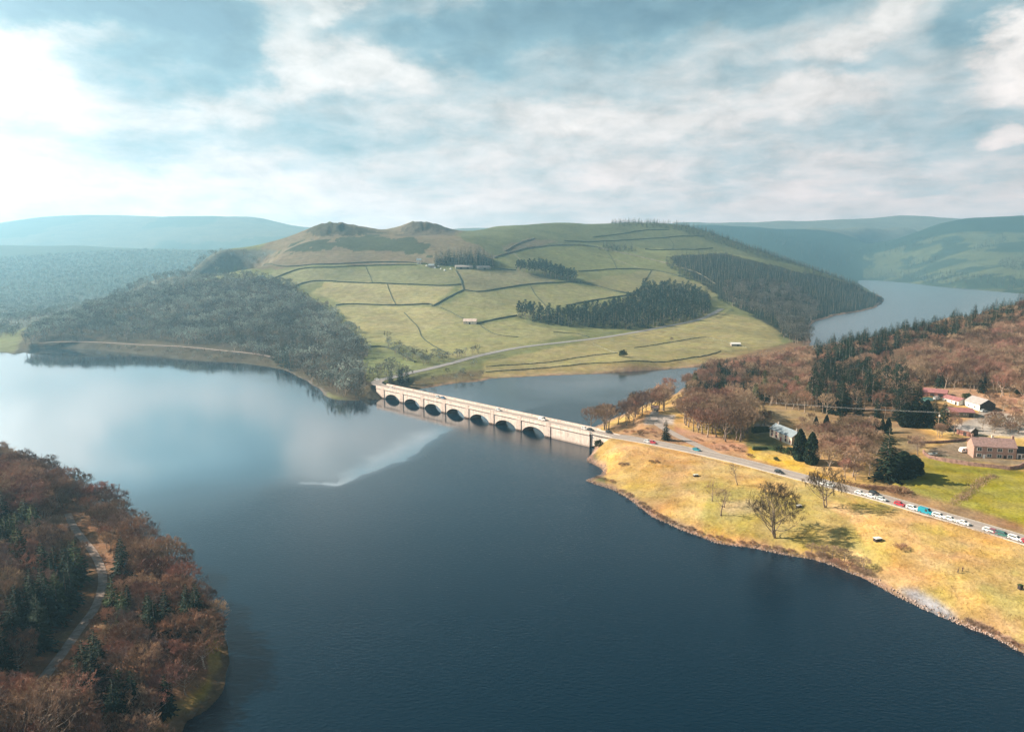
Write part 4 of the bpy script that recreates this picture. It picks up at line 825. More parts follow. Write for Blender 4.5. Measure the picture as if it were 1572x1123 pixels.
# ------------------------------------------------------------------ the near left hill
cand = []      # (kind, x, y, z, height, area)
TR = [(100, 780), (118, 806), (134, 828), (152, 850), (166, 880), (166, 908), (154, 938), (128, 972), (108, 1006), (84, 1036), (62, 1062), (-20, 1100), (-20, 1075), (44, 1050), (66, 1022), (88, 992), (112, 960), (136, 930), (146, 905), (147, 882), (136, 858), (118, 834), (100, 806)]
LW_poly = [(-260, 740), (-40, 712), (30, 716), (60, 733), (150, 777), (190, 802), (240, 840), (290, 888), (325, 928), (340, 960), (325, 1000), (316, 1040), (298, 1075), (270, 1100), (262, 1130), (230, 1250), (-260, 1250)]
P = wood_pts(LW_poly, 5.3, 90, 560, 40, wob=3, minshore=2.0)
px, py = project(*P.T); P = P[py < 925]; P2 = wood_pts(LW_poly, 4.3, 90, 300, 47, wob=3, minshore=1.5); px, py = project(*P2.T); P = np.concatenate([P, P2[py >= 925]])
px, py = project(*P.T)
def near_any(px, py, L, r_):
    m_ = np.zeros(px.shape, bool)
    for x, y, q in L: m_ |= np.hypot((px - x) / q, (py - y) / (q * 1.0)) < r_
    return m_
CONL = [(10, 830, 22), (45, 830, 16), (0, 850, 25), (25, 880, 10), (105, 910, 24), (125, 930, 16), (70, 960, 26), (95, 970, 18), (60, 1000, 16), (190, 960, 16), (195, 940, 12), (245, 990, 20), (300, 975, 15), (150, 1060, 20), (255, 1045, 12), (112, 1030, 12), (285, 1090, 20), (190, 1105, 16), (35, 960, 12), (5, 1010, 20), (265, 980, 10), (160, 1030, 10), (150, 1085, 12), (250, 1090, 10), (180, 895, 12), (28, 985, 12), (75, 905, 12)]
con = near_any(px, py, CONL, 1.15)
open_ = inpoly(px, py, [(110, 790), (135, 800), (175, 860), (200, 880), (190, 905), (170, 900), (150, 845), (120, 820)]) & (rng.random(len(P)) < .75)
grassy = inpoly(px, py, [(318, 1010), (352, 990), (352, 1060), (300, 1100), (312, 1060)])
for i in range(len(P)):
    if open_[i] or grassy[i]: continue
    x, y, z = P[i]
    dt0 = roaddist(np.array([x]), np.array([y]), RMAP['woodland_track'])[0][0]
    if dt0 < (5.2 if con[i] else 3.9): continue
    if con[i]: cand.append(('spruce' if rng.random() < .75 else 'fir', x, y, z, rng.uniform(10, 15.5), 'left', px[i], py[i]))
    else:
        tall = 1.15 if py[i] < 800 else 1.0
        kd = 'red' if rng.random() < .40 else ('tan' if rng.random() < .55 else 'grey')
        if px[i] > 230 and rng.random() < .6: kd = 'red'
        if py[i] < 760 and rng.random() < .45: kd = 'grey'
        dtr = roaddist(np.array([x]), np.array([y]), RMAP['woodland_track'])[0][0]; sh_ = .5 if dtr < 6.5 else (.72 if dtr < 10 else 1.0)
        cand.append((kd, x, y, z, rng.uniform(7.5, 12.5) * tall * sh_ * (.86 if py[i] > 925 else 1), 'left', px[i], py[i]))
# ------------------------------------------------------------------ the near right wood and its edge
RW = [(1040, 600), (1060, 585), (1100, 572), (1200, 560), (1300, 543), (1400, 521), (1500, 499), (1572, 480), (1720, 455), (1720, 640), (1600, 628), (1560, 618), (1520, 606), (1455, 596), (1405, 592), (1392, 622), (1385, 650), (1340, 640), (1262, 640), (1246, 634), (1160, 621), (1140, 607), (1060, 606)]
P = wood_pts(RW, 7.4, 380, 1100, 41, wob=3)
px, py = project(*P.T)
for i in range(len(P)):
    x, y, z = P[i]; a, b = px[i], py[i]; u = rng.random()
    if inpoly(np.array([a]), np.array([b]), [(1244, 655), (1244, 590), (1290, 575), (1392, 585), (1392, 655)])[0]: kd = 'tallpine' if u < .42 else ('spruce' if u < .7 else ('tan' if u < .9 else 'larch')); h = rng.uniform(14, 22) if kd in ('tallpine', 'spruce') else 14
    elif a < 1170: kd = 'pine' if u < .5 else ('tan' if u < .85 else 'spruce'); h = rng.uniform(11, 16)
    elif a < 1250: kd = 'larch' if u < .35 else ('red' if u < .6 else ('tan' if u < .8 else 'pine')); h = rng.uniform(12, 17)
    elif b < 592 - (a - 1250) * .27: kd = 'spruce' if u < .55 else ('tan' if u < .8 else 'red'); h = rng.uniform(15, 25) if kd == 'spruce' else rng.uniform(11, 15)
    else: kd = 'tan' if u < .5 else ('red' if u < .70 else ('larch' if u < .80 else ('grey' if u < .93 else 'spruce'))); h = rng.uniform(11, 19)
    cand.append((kd, x, y, z, h, 'right', a, b))
T1 = wood_pts([(903, 662), (925, 652), (960, 643), (1000, 628), (1028, 608), (1032, 622), (1002, 646), (960, 660), (935, 664)], 7.5, 300, 800, 42, .9, wob=2, minshore=.6)
T2 = wood_pts([(1040, 648), (1060, 634), (1130, 628), (1152, 650), (1150, 676), (1120, 681), (1075, 668), (1050, 658)], 6.2, 300, 800, 43, .95, wob=2)
T4 = np.concatenate([wood_pts(q_, 6.5, 300, 900, 81 + i_, .85, wob=3) for i_, q_ in enumerate([[(1150, 652), (1178, 650), (1182, 660), (1155, 662)], [(1396, 684), (1418, 684), (1416, 700), (1398, 702)], [(1500, 652), (1572, 655), (1600, 672), (1560, 668), (1508, 664)], [(1452, 648), (1468, 648), (1466, 660), (1450, 662)], [(1515, 618), (1600, 634), (1600, 646), (1545, 640)], [(1228, 660), (1246, 664), (1250, 680), (1236, 686)], [(1430, 668), (1466, 664), (1466, 674), (1432, 678)], [(1212, 652), (1245, 648), (1250, 656), (1222, 660)], [(1500, 618), (1530, 622), (1528, 630), (1512, 628)]])])
T3 = wood_pts([(1252, 700), (1262, 680), (1300, 668), (1345, 672), (1352, 720), (1340, 742), (1305, 738), (1270, 724)], 6.4, 300, 800, 44, .9, wob=2)
for L, ar, hh, ks in ((T1, 'bank', (13, 17), ('tan', 'grey')), (T2, 'clump', (14, 19), ('tan', 'red')), (T3, 'garden', (9, 14), ('tan', 'red')), (T4, 'yard', (6, 11), ('tan', 'grey'))):
    a_, b_ = project(*L.T)
    for i in range(len(L)): cand.append((ks[0] if rng.random() < .6 else ks[1], *L[i], rng.uniform(*hh), ar, a_[i], b_[i]))
AREA = {'bank': 'on the bank right of the bridge', 'clump': 'in the round thicket beside the side road', 'yard': 'among the gardens and farm buildings', 'garden': 'in the thicket right of the cottage cypresses'}
LOOK = {'red': 'reddish brown bare tree', 'tan': 'tan domed bare tree', 'grey': 'grey brown bare tree', 'larch': 'narrow orange brown larch', 'spruce': 'dark green spruce', 'fir': 'fresh green fir', 'pine': 'pale green pine', 'tallpine': 'tall dark pine'}
def part5(v, lo, hi): return ('left end', 'left part', 'middle', 'right part', 'right end')[int(min(max((v - lo) / (hi - lo) * 5, 0), 4))]
def where(c):
    a, b, ar = c[6], c[7], c[5]
    if ar == 'left':
        if b < 790: return 'in the %s of the lower left hill skyline' % part5(a, 0, 200)
        if a > 225: return 'on the %s edge of the left hill' % ('upper lakeside' if b < 880 else ('middle lakeside' if b < 960 else ('lower lakeside' if b < 1040 else 'lowest lakeside')))
        trk = float(np.interp(b, [800, 850, 880, 930, 980, 1050], [108, 146, 158, 146, 110, 55])); q = 'top' if b < 860 else ('bend' if b < 950 else 'foot')
        if b > 1055: return 'at the foot of the lower left hill, %s' % ('left side' if a < 100 else 'right side')
        return 'uphill of the %s of the pale track' % q if a < trk else 'between the lake and the %s of the pale track' % q
    if ar == 'right':
        if a < 1170: return 'at the left end of the hamlet wood, %s side' % ('left' if a < 1110 else 'right')
        if a < 1250: return 'in the wood above the white cottage, %s row' % ('upper' if b < 590 else 'lower')
        if 1244 <= a <= 1392 and b > 585: return 'in the %s of the stand above the cypress row' % part5(a, 1244, 1392)
        return 'in the %s of the skyline behind the hamlet' % part5(a, 1250, 1572) if b < 592 - (a - 1250) * .27 else 'in the %s of the slope behind the farm sheds' % part5(a, 1300, 1572)
    return AREA[ar]
def size_(c):
    r_ = c[4] / {'left': 10.0, 'right': 16.0}.get(c[5], 13.0); return 'tall' if r_ > 1.12 else ('short' if r_ < .84 else 'middling')
def lab(c): return size_(c) + ' ' + LOOK[c[0]].replace('tall ', '') + ' ' + where(c)
cand.sort(key=lambda c: -c[4] / math.hypot(c[1], c[2]))
bare = [c for c in cand if c[0] in ('red', 'tan', 'grey', 'larch') and -40 < c[6] < 1612]; conif = [c for c in cand if c[0] in ('spruce', 'fir', 'pine', 'tallpine') and -40 < c[6] < 1612]
out_ = [c for c in cand if not (-40 < c[6] < 1612)]
print('bare', len(bare), 'conifers', len(conif), 'outside', len(out_))
NB, NC = 295, 290
for c in bare[:NB] + conif[:NC]:
    plant(c[0], c[1], c[2], c[4], wide=1.15 if c[5] == 'left' else 1.05, z=c[3], label=lab(c), group=lab(c))
for key, L, nm in (('nearbare', bare[NB:] + [c for c in out_ if c[0] in ('red', 'tan', 'grey', 'larch')], 'bare_woodland'), ('nearcon', conif[NC:] + [c for c in out_ if c[0] not in ('red', 'tan', 'grey', 'larch')], 'conifer_woodland')):
    if L: mass(nm, key, [c[1:4] for c in L], [c[4] / (12 if key == 'nearbare' else 15) for c in L])
# ------------------------------------------------------------------ things: helpers
def thing(name, label, cat, loc=(0, 0, 0), rz=0.0, group=None):
    o = bpy.data.objects.new(name, None); scene.collection.objects.link(o); o.location = loc; o.rotation_euler = (0, 0, rz); o.empty_display_size = 1
    o['label'] = label; o['category'] = cat
    if group: o['group'] = group
    return o
def dup(root, loc, rz, label, group=None, swap=None):
    r_ = root.copy(); scene.collection.objects.link(r_); r_.location = loc; r_.rotation_euler = (0, 0, rz); r_['label'] = label
    if group: r_['group'] = group
    for ch in list(root.children):
        c = ch.copy(); scene.collection.objects.link(c); c.parent = r_
        for g_ in ch.children: d = g_.copy(); scene.collection.objects.link(d); d.parent = c
    return r_
m_stone = simple('pale_stone', (.80, .67, .59), .07, .5, .9, .1)
m_stone2 = simple('coping_stone', (.70, .57, .50), .08, .6, .9, .1)
m_stain = simple('stained_stone', (.13, .09, .07), .25, .8, .9, .1)
m_pave = simple('pavement', (.50, .42, .38), .08, .4, .9, .1)
m_soffit = simple('arch_soffit', (.22, .20, .18), .12, .5, .9, .1)  # darker than the wall stone: shade under the arches put into the colour
def stained(m_):
    # tide line and weather streaks that belong to the stone
    t = m_.node_tree; b = [n for n in t.nodes if n.type == 'BSDF_PRINCIPLED'][0]; c0 = b.inputs['Base Color'].links[0].from_socket
    gp = N(t, 'ShaderNodeNewGeometry'); sp = N(t, 'ShaderNodeSeparateXYZ', ins={0: gp.outputs['Position']})
    mp = N(t, 'ShaderNodeMapping', ins={'Vector': gp.outputs['Position'], 'Scale': (.9, .9, .10)}); ns = N(t, 'ShaderNodeTexNoise', ins={'Vector': mp.outputs[0], 'Scale': 1.0, 'Detail': 5.0})
    zz_ = M(t, 'ADD', sp.outputs[2], M(t, 'MULTIPLY', M(t, 'SUBTRACT', ns.outputs[0], .5), 1.6)); tide = RAMP(t, M(t, 'DIVIDE', zz_, 10.0), [(0.0, 0.62), (.07, .50), (.10, .12), (.30, 0.0)])
    c1 = MIX(t, tide, c0, (.20, .13, .10)); st = RAMP(t, ns.outputs[0], [(.42, 1.0), (.70, .74)]); sc_ = N(t, 'ShaderNodeCombineColor', ins={0: st, 1: st, 2: st}); c2 = MIX(t, 1.0, c1, sc_.outputs[0], 'MULTIPLY')
    br_ = N(t, 'ShaderNodeMath', operation='FRACT', ins={0: M(t, 'DIVIDE', sp.outputs[2], .62)}); jo = RAMP(t, br_.outputs[0], [(0.0, .86), (.10, 1.0)]); jc = N(t, 'ShaderNodeCombineColor', ins={0: jo, 1: jo, 2: jo})
    t.links.new(MIX(t, 1.0, c2, jc.outputs[0], 'MULTIPLY'), b.inputs['Base Color'])
for q_ in (m_stone, m_stone2): stained(q_)
# ------------------------------------------------------------------ the viaduct
BA = math.atan2(BD[1], BD[0])
br = thing('viaduct', 'long pale stone road viaduct with seven low arches crossing the lake', 'bridge', (P0b[0], P0b[1], 0), BA)
E = BEND; PW_, W = 3.9, BW
a0 = -9.0
def arch_z(u, half, crown):                                             # u from the middle of the opening
    q = np.clip(1 - (u / half) ** 2, 0, 1); return crown * q ** .62
mb = MB(); front = []
xs = [a0]; lo = [-4.0]; TOPZ = 6.95
for i in range(7):
    c = SP * (i + .5); half = SP / 2 - 2.6
    for u in np.linspace(-half, half, 25): xs.append(c + u); lo.append(float(arch_z(u, half, 4.3)) if abs(u) < half - 1e-6 else None)
    # vertical jambs of the opening go down to the bed
seq = [(a0, -4.0)]
for i in range(7):
    c = SP * (i + .5); half = SP / 2 - 2.6; us = np.linspace(-half, half, 25)
    seq.append((c - half, -4.0))
    seq += [(c + u, -0.35 + float(arch_z(u, half, 4.75))) for u in us]
    seq.append((c + half, -4.0))
seq.append((E, -4.0))
V = []; 
for w_ in (0.0, W):
    for (a, z) in seq: V.append((a, w_, z))
    for (a, z) in seq: V.append((a, w_, TOPZ))
n_ = len(seq); Fc = []; mi = []
for k in range(n_ - 1):
    Fc.append((k, k + 1, n_ + k + 1, n_ + k)); mi.append(0)               # near face
    o_ = 2 * n_; Fc.append((o_ + k + 1, o_ + k, o_ + n_ + k, o_ + n_ + k + 1)); mi.append(0)
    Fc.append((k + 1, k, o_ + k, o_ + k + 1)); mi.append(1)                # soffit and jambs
    Fc.append((n_ + k, n_ + k + 1, o_ + n_ + k + 1, o_ + n_ + k)); mi.append(0)
Fc += [(0, n_, 3 * n_, 2 * n_), (n_ - 1, 3 * n_ - 1, 4 * n_ - 1, 2 * n_ - 1)[::-1]]; mi += [0, 0]
for f in range(len(Fc)): pass
b = mb.n; mb.v.append(np.array(V, float)); mb.f += Fc; mb.m += mi; mb.n += len(V)
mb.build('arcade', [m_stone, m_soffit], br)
for i in range(8):                                                        # pilasters with their dark footing, both faces
    m1 = MB(); m1.box((SP * i, -.2, -.2), (PW_, .46, TOPZ + .2)); m1.box((SP * i, W + .2, -.2), (PW_, .46, TOPZ + .2)); p_ = m1.build('pilaster', m_stone2, br)
    m2 = MB(); m2.box((SP * i, -.33, -4.0), (PW_ + .3, .7, 4.8)); m2.box((SP * i, W + .33, -4.0), (PW_ + .3, .7, 4.8)); m2.build('footing', m_stain, p_)
for s_, w_ in ((-1, 0.0), (1, W)):
    m1 = MB(); m1.box(((a0 + E) / 2, w_ + s_ * .05, TOPZ), (E - a0 + .1, 1.0, .42)); m1.build('string_course', m_stone2, br)
    m1 = MB(); m1.box(((a0 + E) / 2, w_ - s_ * .12, TOPZ + .42), (E - a0, .42, 1.62)); par = m1.build('parapet', m_stone, br)
    m2 = MB(); m2.box(((a0 + E) / 2, w_ - s_ * .12, TOPZ + 2.04), (E - a0 + .1, .62, .16))
    for i in range(8): m2.box((SP * i, w_ - s_ * .12, TOPZ + .44), (PW_ * .9, .72, 1.8))
    m2.build('coping', m_stone2, par)
m1 = MB(); m1.box(((a0 + E) / 2 + .2, W / 2, TOPZ + .01), (E - a0, W - .9, DECK - TOPZ - .05)); m1.build('deck', m_road, br)
for s_ in (-1, 1): m1 = MB(); m1.box(((a0 + E) / 2, W / 2 + s_ * (W / 2 - 1.0), DECK - .1), (E - a0, 1.35, .24)); m1.build('pavement', m_pave, br)
m1 = MB()
for q in range(int((E - a0) / 6)): m1.box((a0 + 2 + q * 6, W / 2, DECK - .035), (2.4, .12, .01))
for s_ in (-1, 1): m1.box(((a0 + E) / 2, W / 2 + s_ * 3.2, DECK - .035), (E - a0, .12, .01))
m1.build('road_marking', m_line, br)
m1 = MB(); m1.add([(E, 0, -2), (E, W, -2), (E + .1, W, -2), (E + .1, 0, -2), (E, 0, DECK), (E, W, DECK), (E + .1, W, DECK), (E + .1, 0, DECK)], [(0, 4, 5, 1), (3, 2, 6, 7), (0, 3, 7, 4), (1, 5, 6, 2)])
m1.build('end_wall', m_stain, br)
# retaining wall that carries the road off the bridge, tapering into the bank
m1 = MB(); wl = 15.0
for w0, w1 in ((.9, 1.4), (W - 1.4, W - .9)):
    m1.add([(E + .12, w0, 0), (E + wl, w0, 6.6), (E + wl, w0, 8.3), (E + .12, w0, 8.75), (E + .12, w1, 0), (E + wl, w1, 6.6), (E + wl, w1, 8.3), (E + .12, w1, 8.75)], [(0, 1, 2, 3), (7, 6, 5, 4), (0, 4, 5, 1), (1, 5, 6, 2), (2, 6, 7, 3), (3, 7, 4, 0)])
m1.build('wing_wall', m_stone, br)
# three lamp columns / markers are too small to read; the low mast by the fourth pilaster is kept
def lampcol(a, w_, label):
    p = bpos(a, w_); t_ = thing('lamp_post', label, 'lamp post', (p[0], p[1], DECK + .1)); m1 = MB(); m1.tube([(0, 0, 0), (0, 0, 5.6)], [.11, .07], 6); m1.build('post', m_stain, t_)
    m1 = MB(); m1.tube([(0, 0, 5.5), (.5, 0, 5.8), (.9, 0, 5.75)], [.05, .05, .05], 5); m1.box((.95, 0, 5.66), (.5, .2, .12)); m1.build('lamp_head', m_stain, t_)
lampcol(SP * 1.9, W - 1.0, 'thin dark lamp post at the far parapet near the left end of the viaduct')

# ------------------------------------------------------------------ field walls and hedges
m_wall = simple('dry_stone', (.11, .12, .085), .3, .4, .95, .05, col2=(.055, .068, .048)); m_wallp = simple('pale_dry_stone', (.22, .20, .15), .25, .4, .95, .05)
m_wallm = simple('mossy_dry_stone', (.20, .19, .12), .3, .4, .95, .05)
def fieldwall(P, label, h=1.9, w=2.0, mat=None, nm='field_wall', cat='wall', world_pts=None, group='dry stone walls on the long hill'):
    Q = on([p[0] for p in P], [p[1] for p in P])[:, :2]; Q = catmull(Q, 6); D_, _ = dens(Q, np.zeros(len(Q)), 5.0)
    D_ = D_ + np.stack([fbm(D_[:, 0] / 20, D_[:, 1] / 20, 2, 3), fbm(D_[:, 0] / 20, D_[:, 1] / 20, 2, 6)], -1) * .8
    Z = ground(D_[:, 0], D_[:, 1]); T = np.gradient(D_, axis=0); T /= np.linalg.norm(T, axis=1)[:, None] + 1e-9; Nn = np.stack([-T[:, 1], T[:, 0]], -1)
    hh = h * (1 + .35 * fbm(D_[:, 0] / 12, D_[:, 1] / 12, 3, 17)); ww = w / 2; V = []; n_ = len(D_)
    for o_, k in ((-ww, 0), (-ww * .8, 1), (ww * .8, 1), (ww, 0)):
        for i in range(n_): V.append((D_[i, 0] + Nn[i, 0] * o_, D_[i, 1] + Nn[i, 1] * o_, Z[i] + (hh[i] if k else -.7)))
    Fc = [(j * n_ + i, (j + 1) * n_ + i, (j + 1) * n_ + i + 1, j * n_ + i + 1) for j in range(3) for i in range(n_ - 1)] + [(0, n_, 2 * n_, 3 * n_), (n_ - 1, 4 * n_ - 1, 3 * n_ - 1, 2 * n_ - 1)]
    V = np.array(V); c = V.mean(0); c[2] = Z.min(); m1 = MB(); m1.add(V - c, Fc); o = m1.build(nm, mat or m_wall); o.location = c; o['label'] = label; o['category'] = cat
    if group: o['group'] = group
    return o
FW = [
    ([(372, 412), (420, 407), (479, 407), (530, 405.5), (578, 403), (620, 403), (640, 405)], 'uppermost dark wall running right under the moor to the pink farmhouse'),
    ([(407, 432), (433, 423), (460, 413.5), (503, 411), (551, 409), (620, 407.5), (640, 407.5)], 'dark wall climbing from the left wood then running just below the uppermost wall'),
    ([(452, 440), (471, 434), (492, 432), (540, 434), (594, 436), (647, 438), (677, 439), (709, 437.5)], 'dark wall across the upper pasture from the wood to the wall below the farm'),
    ([(516, 469), (540, 467.5), (607, 469), (656, 467.5), (664, 470)], 'short level dark wall across the bright lower left pasture'),
    ([(666, 470), (687, 457.6), (711, 445.6)], 'short dark wall slanting up right from the end of the level pasture wall'),
    ([(699, 415), (707, 430), (711, 445)], 'short dark wall dropping down from the farm'),
    ([(713, 446), (738, 447.7), (780, 441.6), (813, 437), (867, 434), (886, 433.5)], 'dark wall running right from the wall junction to the upper pine clump'),
    ([(890, 433.5), (920, 440), (947, 448), (972, 451)], 'dark wall falling right from the upper pine clump to the plantation'),
    ([(869, 469.6), (920, 460), (976, 452)], 'dark wall along the top edge of the plantation'),
    ([(758, 413), (792, 415)], 'short dark wall between the farm wood and the upper pine clump'),
    ([(888, 417), (947, 413.5), (1000, 415), (1054, 427), (1097, 439)], 'dark wall curving over the pasture right of the upper pine clump'),
    ([(758, 396), (787, 387), (827, 379), (867, 376.6), (910, 379), (947, 387), (987, 396), (1027, 405.5), (1070, 419), (1099, 437)], 'long wall arching over the shoulder of the hill down to the eastern wood'),
    ([(867, 370), (920, 371), (974, 368), (1027, 365), (1080, 363)], 'dark wall crossing the high pasture beside the small upper wood'),
    ([(910, 365), (947, 360), (987, 354), (1027, 352.6)], 'faint dark wall highest on the right shoulder under the crest wood'),
    ([(730, 497.7), (756, 492), (780, 487), (793, 485)], 'short dark wall running right from the stone barn to the plantation'),
    ([(676, 472), (695, 481), (711, 489)], 'thin low wall running down to the stone barn'),
    ([(990, 383), (1027, 383.6), (1094, 381)], 'dark wall across the high pasture above the eastern wood'),
    ([(745, 563), (840, 556.5), (894, 548), (947, 542)], 'low field wall in the shore meadow nearest the single round bush'),
    ([(745, 571), (813, 567), (894, 559), (974, 555), (1054, 550), (1107, 539)], 'lowest field wall, following the far shore of the channel'),
    ([(910, 527), (930, 536), (947, 542)], 'short field wall dropping from the valley road to the round bush'),
    ([(974, 534), (1027, 526), (1078, 518), (1107, 523), (1147, 534)], 'field wall through the shore meadow toward the ruined fold'),
    ([(556, 534), (594, 534), (636, 556)], 'wall around the small meadow above the left end of the viaduct'),
    ([(910, 391), (947, 400), (982, 412)], 'thin wall slanting across the middle pasture below the arching wall'),
    ([(796, 518), (760, 513), (738, 500)], 'thin wall curving down from the stone barn'),
    ([(594, 436), (600, 452), (607, 467)], 'thin wall dividing the bright lower left pasture'),
    ([(560, 407), (566, 420), (572, 434)], 'thin wall dropping through the pasture below the moor'),
    ([(813, 437), (822, 452), (838, 470), (842, 480)], 'thin wall dropping from the long middle wall to the plantation'),
    ([(1000, 415), (990, 432), (978, 449)], 'thin wall dropping to the top corner of the plantation'),
    ([(787, 387), (800, 400), (812, 412)], 'thin wall between the arching wall and the pine clump'),
    ([(930, 383), (940, 398), (947, 413)], 'thin wall below the small upper wood'),
    ([(1027, 365), (1034, 376), (1030, 384)], 'thin wall linking the two high pasture walls'),
    ([(620, 480), (640, 500), (650, 520), (690, 545)], 'thin wall falling through the big pasture to the roadside wood'),
    ([(850, 510), (880, 512), (905, 518)], 'thin wall between plantation and valley road'),
    ([(820, 366), (800, 372), (775, 386)], 'wall on the tan moor edge right of the second tor'),
]
for i, (P, lb) in enumerate(FW): fieldwall(P, lb, w=1.0 if ('shore' in lb or 'thin' in lb or 'field wall' in lb) else 1.4, h=.8 if ('shore' in lb or 'thin' in lb or 'field wall' in lb) else 1.8, mat=m_wallp if ('arching' in lb or 'tan moor' in lb) else (m_wallm if 'shore' in lb or 'field wall' in lb else None))

# ------------------------------------------------------------------ houses and sheds
m_slate = simple('slate_roof', (.22, .27, .31), .1, 1.2, .6, .3); m_cream = simple('cream_render', (.78, .66, .54), .06, .8, .85, .1); m_brick = simple('brick', (.42, .27, .22), .12, 1.5, .9, .1)
m_tile = simple('brown_tiles', (.30, .20, .185), .12, 1.2, .8, .2); m_redroof = simple('red_roof', (.33, .15, .15), .12, .8, .7, .2); m_white = simple('white_paint', (.80, .79, .76), .03, .6, .6, .3)
m_glass = simple('window_glass', (.05, .07, .08), .1, 1, .12, .6); m_frame = simple('window_frame', (.78, .76, .72), .03, 1, .6, .3); m_rframe = simple('red_frame', (.45, .10, .10), .1, 1, .6, .3)
m_greyroof = simple('grey_sheet_roof', (.36, .33, .32), .08, .6, .7, .2); m_shed = simple('grey_boarding', (.22, .22, .18), .12, .9, .9, .1); m_rust = simple('rusty_boarding', (.34, .17, .14), .15, .9, .9, .1); m_dark = simple('dark_boarding', (.06, .05, .05), .2, .9, .9, .1)
m_gstone = simple('grey_stone_wall', (.34, .30, .27), .12, .8, .9, .1)
def house(name, label, cat, FL, FR, depth, hw, rise, wm, rm, win=(), doors=(), chim=(), gm=None, over=.35, wframe=None, hip=0.0, z=None, group=None):
    """FL, FR: picture points of the front wall's foot; depth goes away from the camera"""
    A = on(*FL) if z is None else at_z(*FL, z); B = on(*FR) if z is None else at_z(*FR, z); zz_ = min(A[2], B[2]); d = B[:2] - A[:2]; L = float(np.linalg.norm(d)); ang = math.atan2(d[1], d[0])
    t_ = thing(name, label, cat, (A[0], A[1], zz_), ang, group)
    m1 = MB(); y1 = depth; zr = hw + rise
    V = [(0, 0, -1.5), (L, 0, -1.5), (L, y1, -1.5), (0, y1, -1.5), (0, 0, hw), (L, 0, hw), (L, y1, hw), (0, y1, hw), (0, y1 / 2, zr - .05), (L, y1 / 2, zr - .05)]
    m1.add(V, [(0, 1, 5, 4), (2, 3, 7, 6)], 0); m1.add(V, [(1, 2, 6, 9, 5), (3, 0, 4, 8, 7)], 1 if gm else 0); wl_ = m1.build('wall', [wm, gm] if gm else wm, t_)
    m1 = MB(); o_ = over; th = .18; sl = rise / (y1 / 2); e = o_ * sl; hx = hip * L
    for s_ in (0, 1):
        ye = -o_ if s_ == 0 else y1 + o_; q = [(-o_, ye, hw - e), (L + o_, ye, hw - e), (L + o_ - hx, y1 / 2, zr), (-o_ + hx, y1 / 2, zr)]; q2 = [(a, b, c + th) for a, b, c in q]
        Fq = [(0, 1, 2, 3), (7, 6, 5, 4), (0, 4, 5, 1), (1, 5, 6, 2), (3, 2, 6, 7), (0, 3, 7, 4)]; m1.add(q + q2, Fq if s_ else [f[::-1] for f in Fq])
    if hip:
        for x0_, xs_ in ((-o_, 1), (L + o_, -1)): m1.add([(x0_, -o_, hw - e + th), (x0_, y1 + o_, hw - e + th), (x0_ + xs_ * hx, y1 / 2, zr + th)], [(0, 1, 2)])
    rf = m1.build('roof', rm, t_)
    for fx, w_, z0_, h_ in win:
        x_ = fx * L; m1 = MB(); m1.box((x_, -.03, z0_ - .12), (w_ + .3, .18, h_ + .24)); f_ = m1.build('window', wframe or m_frame, t_)
        m1 = MB()
        for s_ in (-1, 1): m1.box((x_ + s_ * w_ * .25, -.10, z0_), (w_ * .44, .08, h_))
        m1.build('pane', m_glass, f_)
    for fx, w_, h_, dm in doors: m1 = MB(); m1.box((fx * L, -.04, 0), (w_, .16, h_)); m1.build('door', dm, t_)
    for fx, hh, cm in chim:
        m1 = MB(); m1.box((fx * L, y1 / 2, zr - .5), (.9, .7, hh + .5)); m1.box((fx * L, y1 / 2, zr + hh), (1.05, .85, .15))
        for s_ in (-.22, .22): m1.tube([(fx * L + s_, y1 / 2, zr + hh + .15), (fx * L + s_, y1 / 2, zr + hh + .55)], .12, 6)
        m1.build('chimney', cm, rf)
    return t_
house('cottage', 'cream cottage with a blue grey slate roof and red framed windows', 'house', (1181, 669), (1215, 683.5), 7.5, 4.4, 2.6, m_cream, m_slate, [(.12, 1.3, 1.0, 1.4), (.32, 1.3, 1.0, 1.4), (.74, 1.3, 1.0, 1.4), (.12, 1.1, 2.95, .9), (.32, 1.1, 2.95, .9), (.74, 1.1, 2.95, .9), (.93, 1.0, 1.0, 1.3)], [(.53, 1.2, 2.2, m_rframe)], [(.12, 1.1, m_gstone), (.93, 1.1, m_gstone)], m_gstone, wframe=m_rframe)  # gables in darker grey stone, their shade put into the colour
house('terrace_house', 'long brick terrace house with brown tiled roof and two rows of white windows', 'house', (1494, 703), (1559.5, 705), 9.5, 6.1, 3.4, m_brick, m_tile,
      [(f, 1.9, z_, 1.5) for z_ in (.9, 3.9) for f in (.13, .37, .61, .86)], [(.25, 1.1, 2.1, m_white), (.74, 1.1, 2.1, m_dark)], [(.02, 1.3, m_brick), (.5, 1.2, m_cream), (.98, 1.2, m_brick)], m_brick)
house('annex', 'white fronted single storey building with dark roof right of the brick terrace', 'house', (1561, 704.5), (1592, 706), 8, 3.0, 2.4, m_white, m_dark, [(.3, .9, .7, 1.7), (.6, .9, .7, 1.7), (.85, .9, .7, 1.7)], [(.12, 1.0, 2.1, m_dark)])
house('garden_shed', 'small rusty brown shed behind the left end of the brick terrace', 'shed', (1468, 666), (1489.5, 671), 6.5, 3.0, 1.6, m_rust, m_greyroof, [], [(.6, 1.6, 2.2, m_dark)], (), m_dark)
house('long_barn', 'long low grey boarded shed with a dull red roof', 'shed', (1459, 640), (1496, 641.5), 10, 3.2, 1.7, m_shed, m_redroof, [(.3, 1.2, 1.5, .8), (.6, 1.2, 1.5, .8)], [(.85, 2.4, 2.5, m_dark)], (), m_shed)
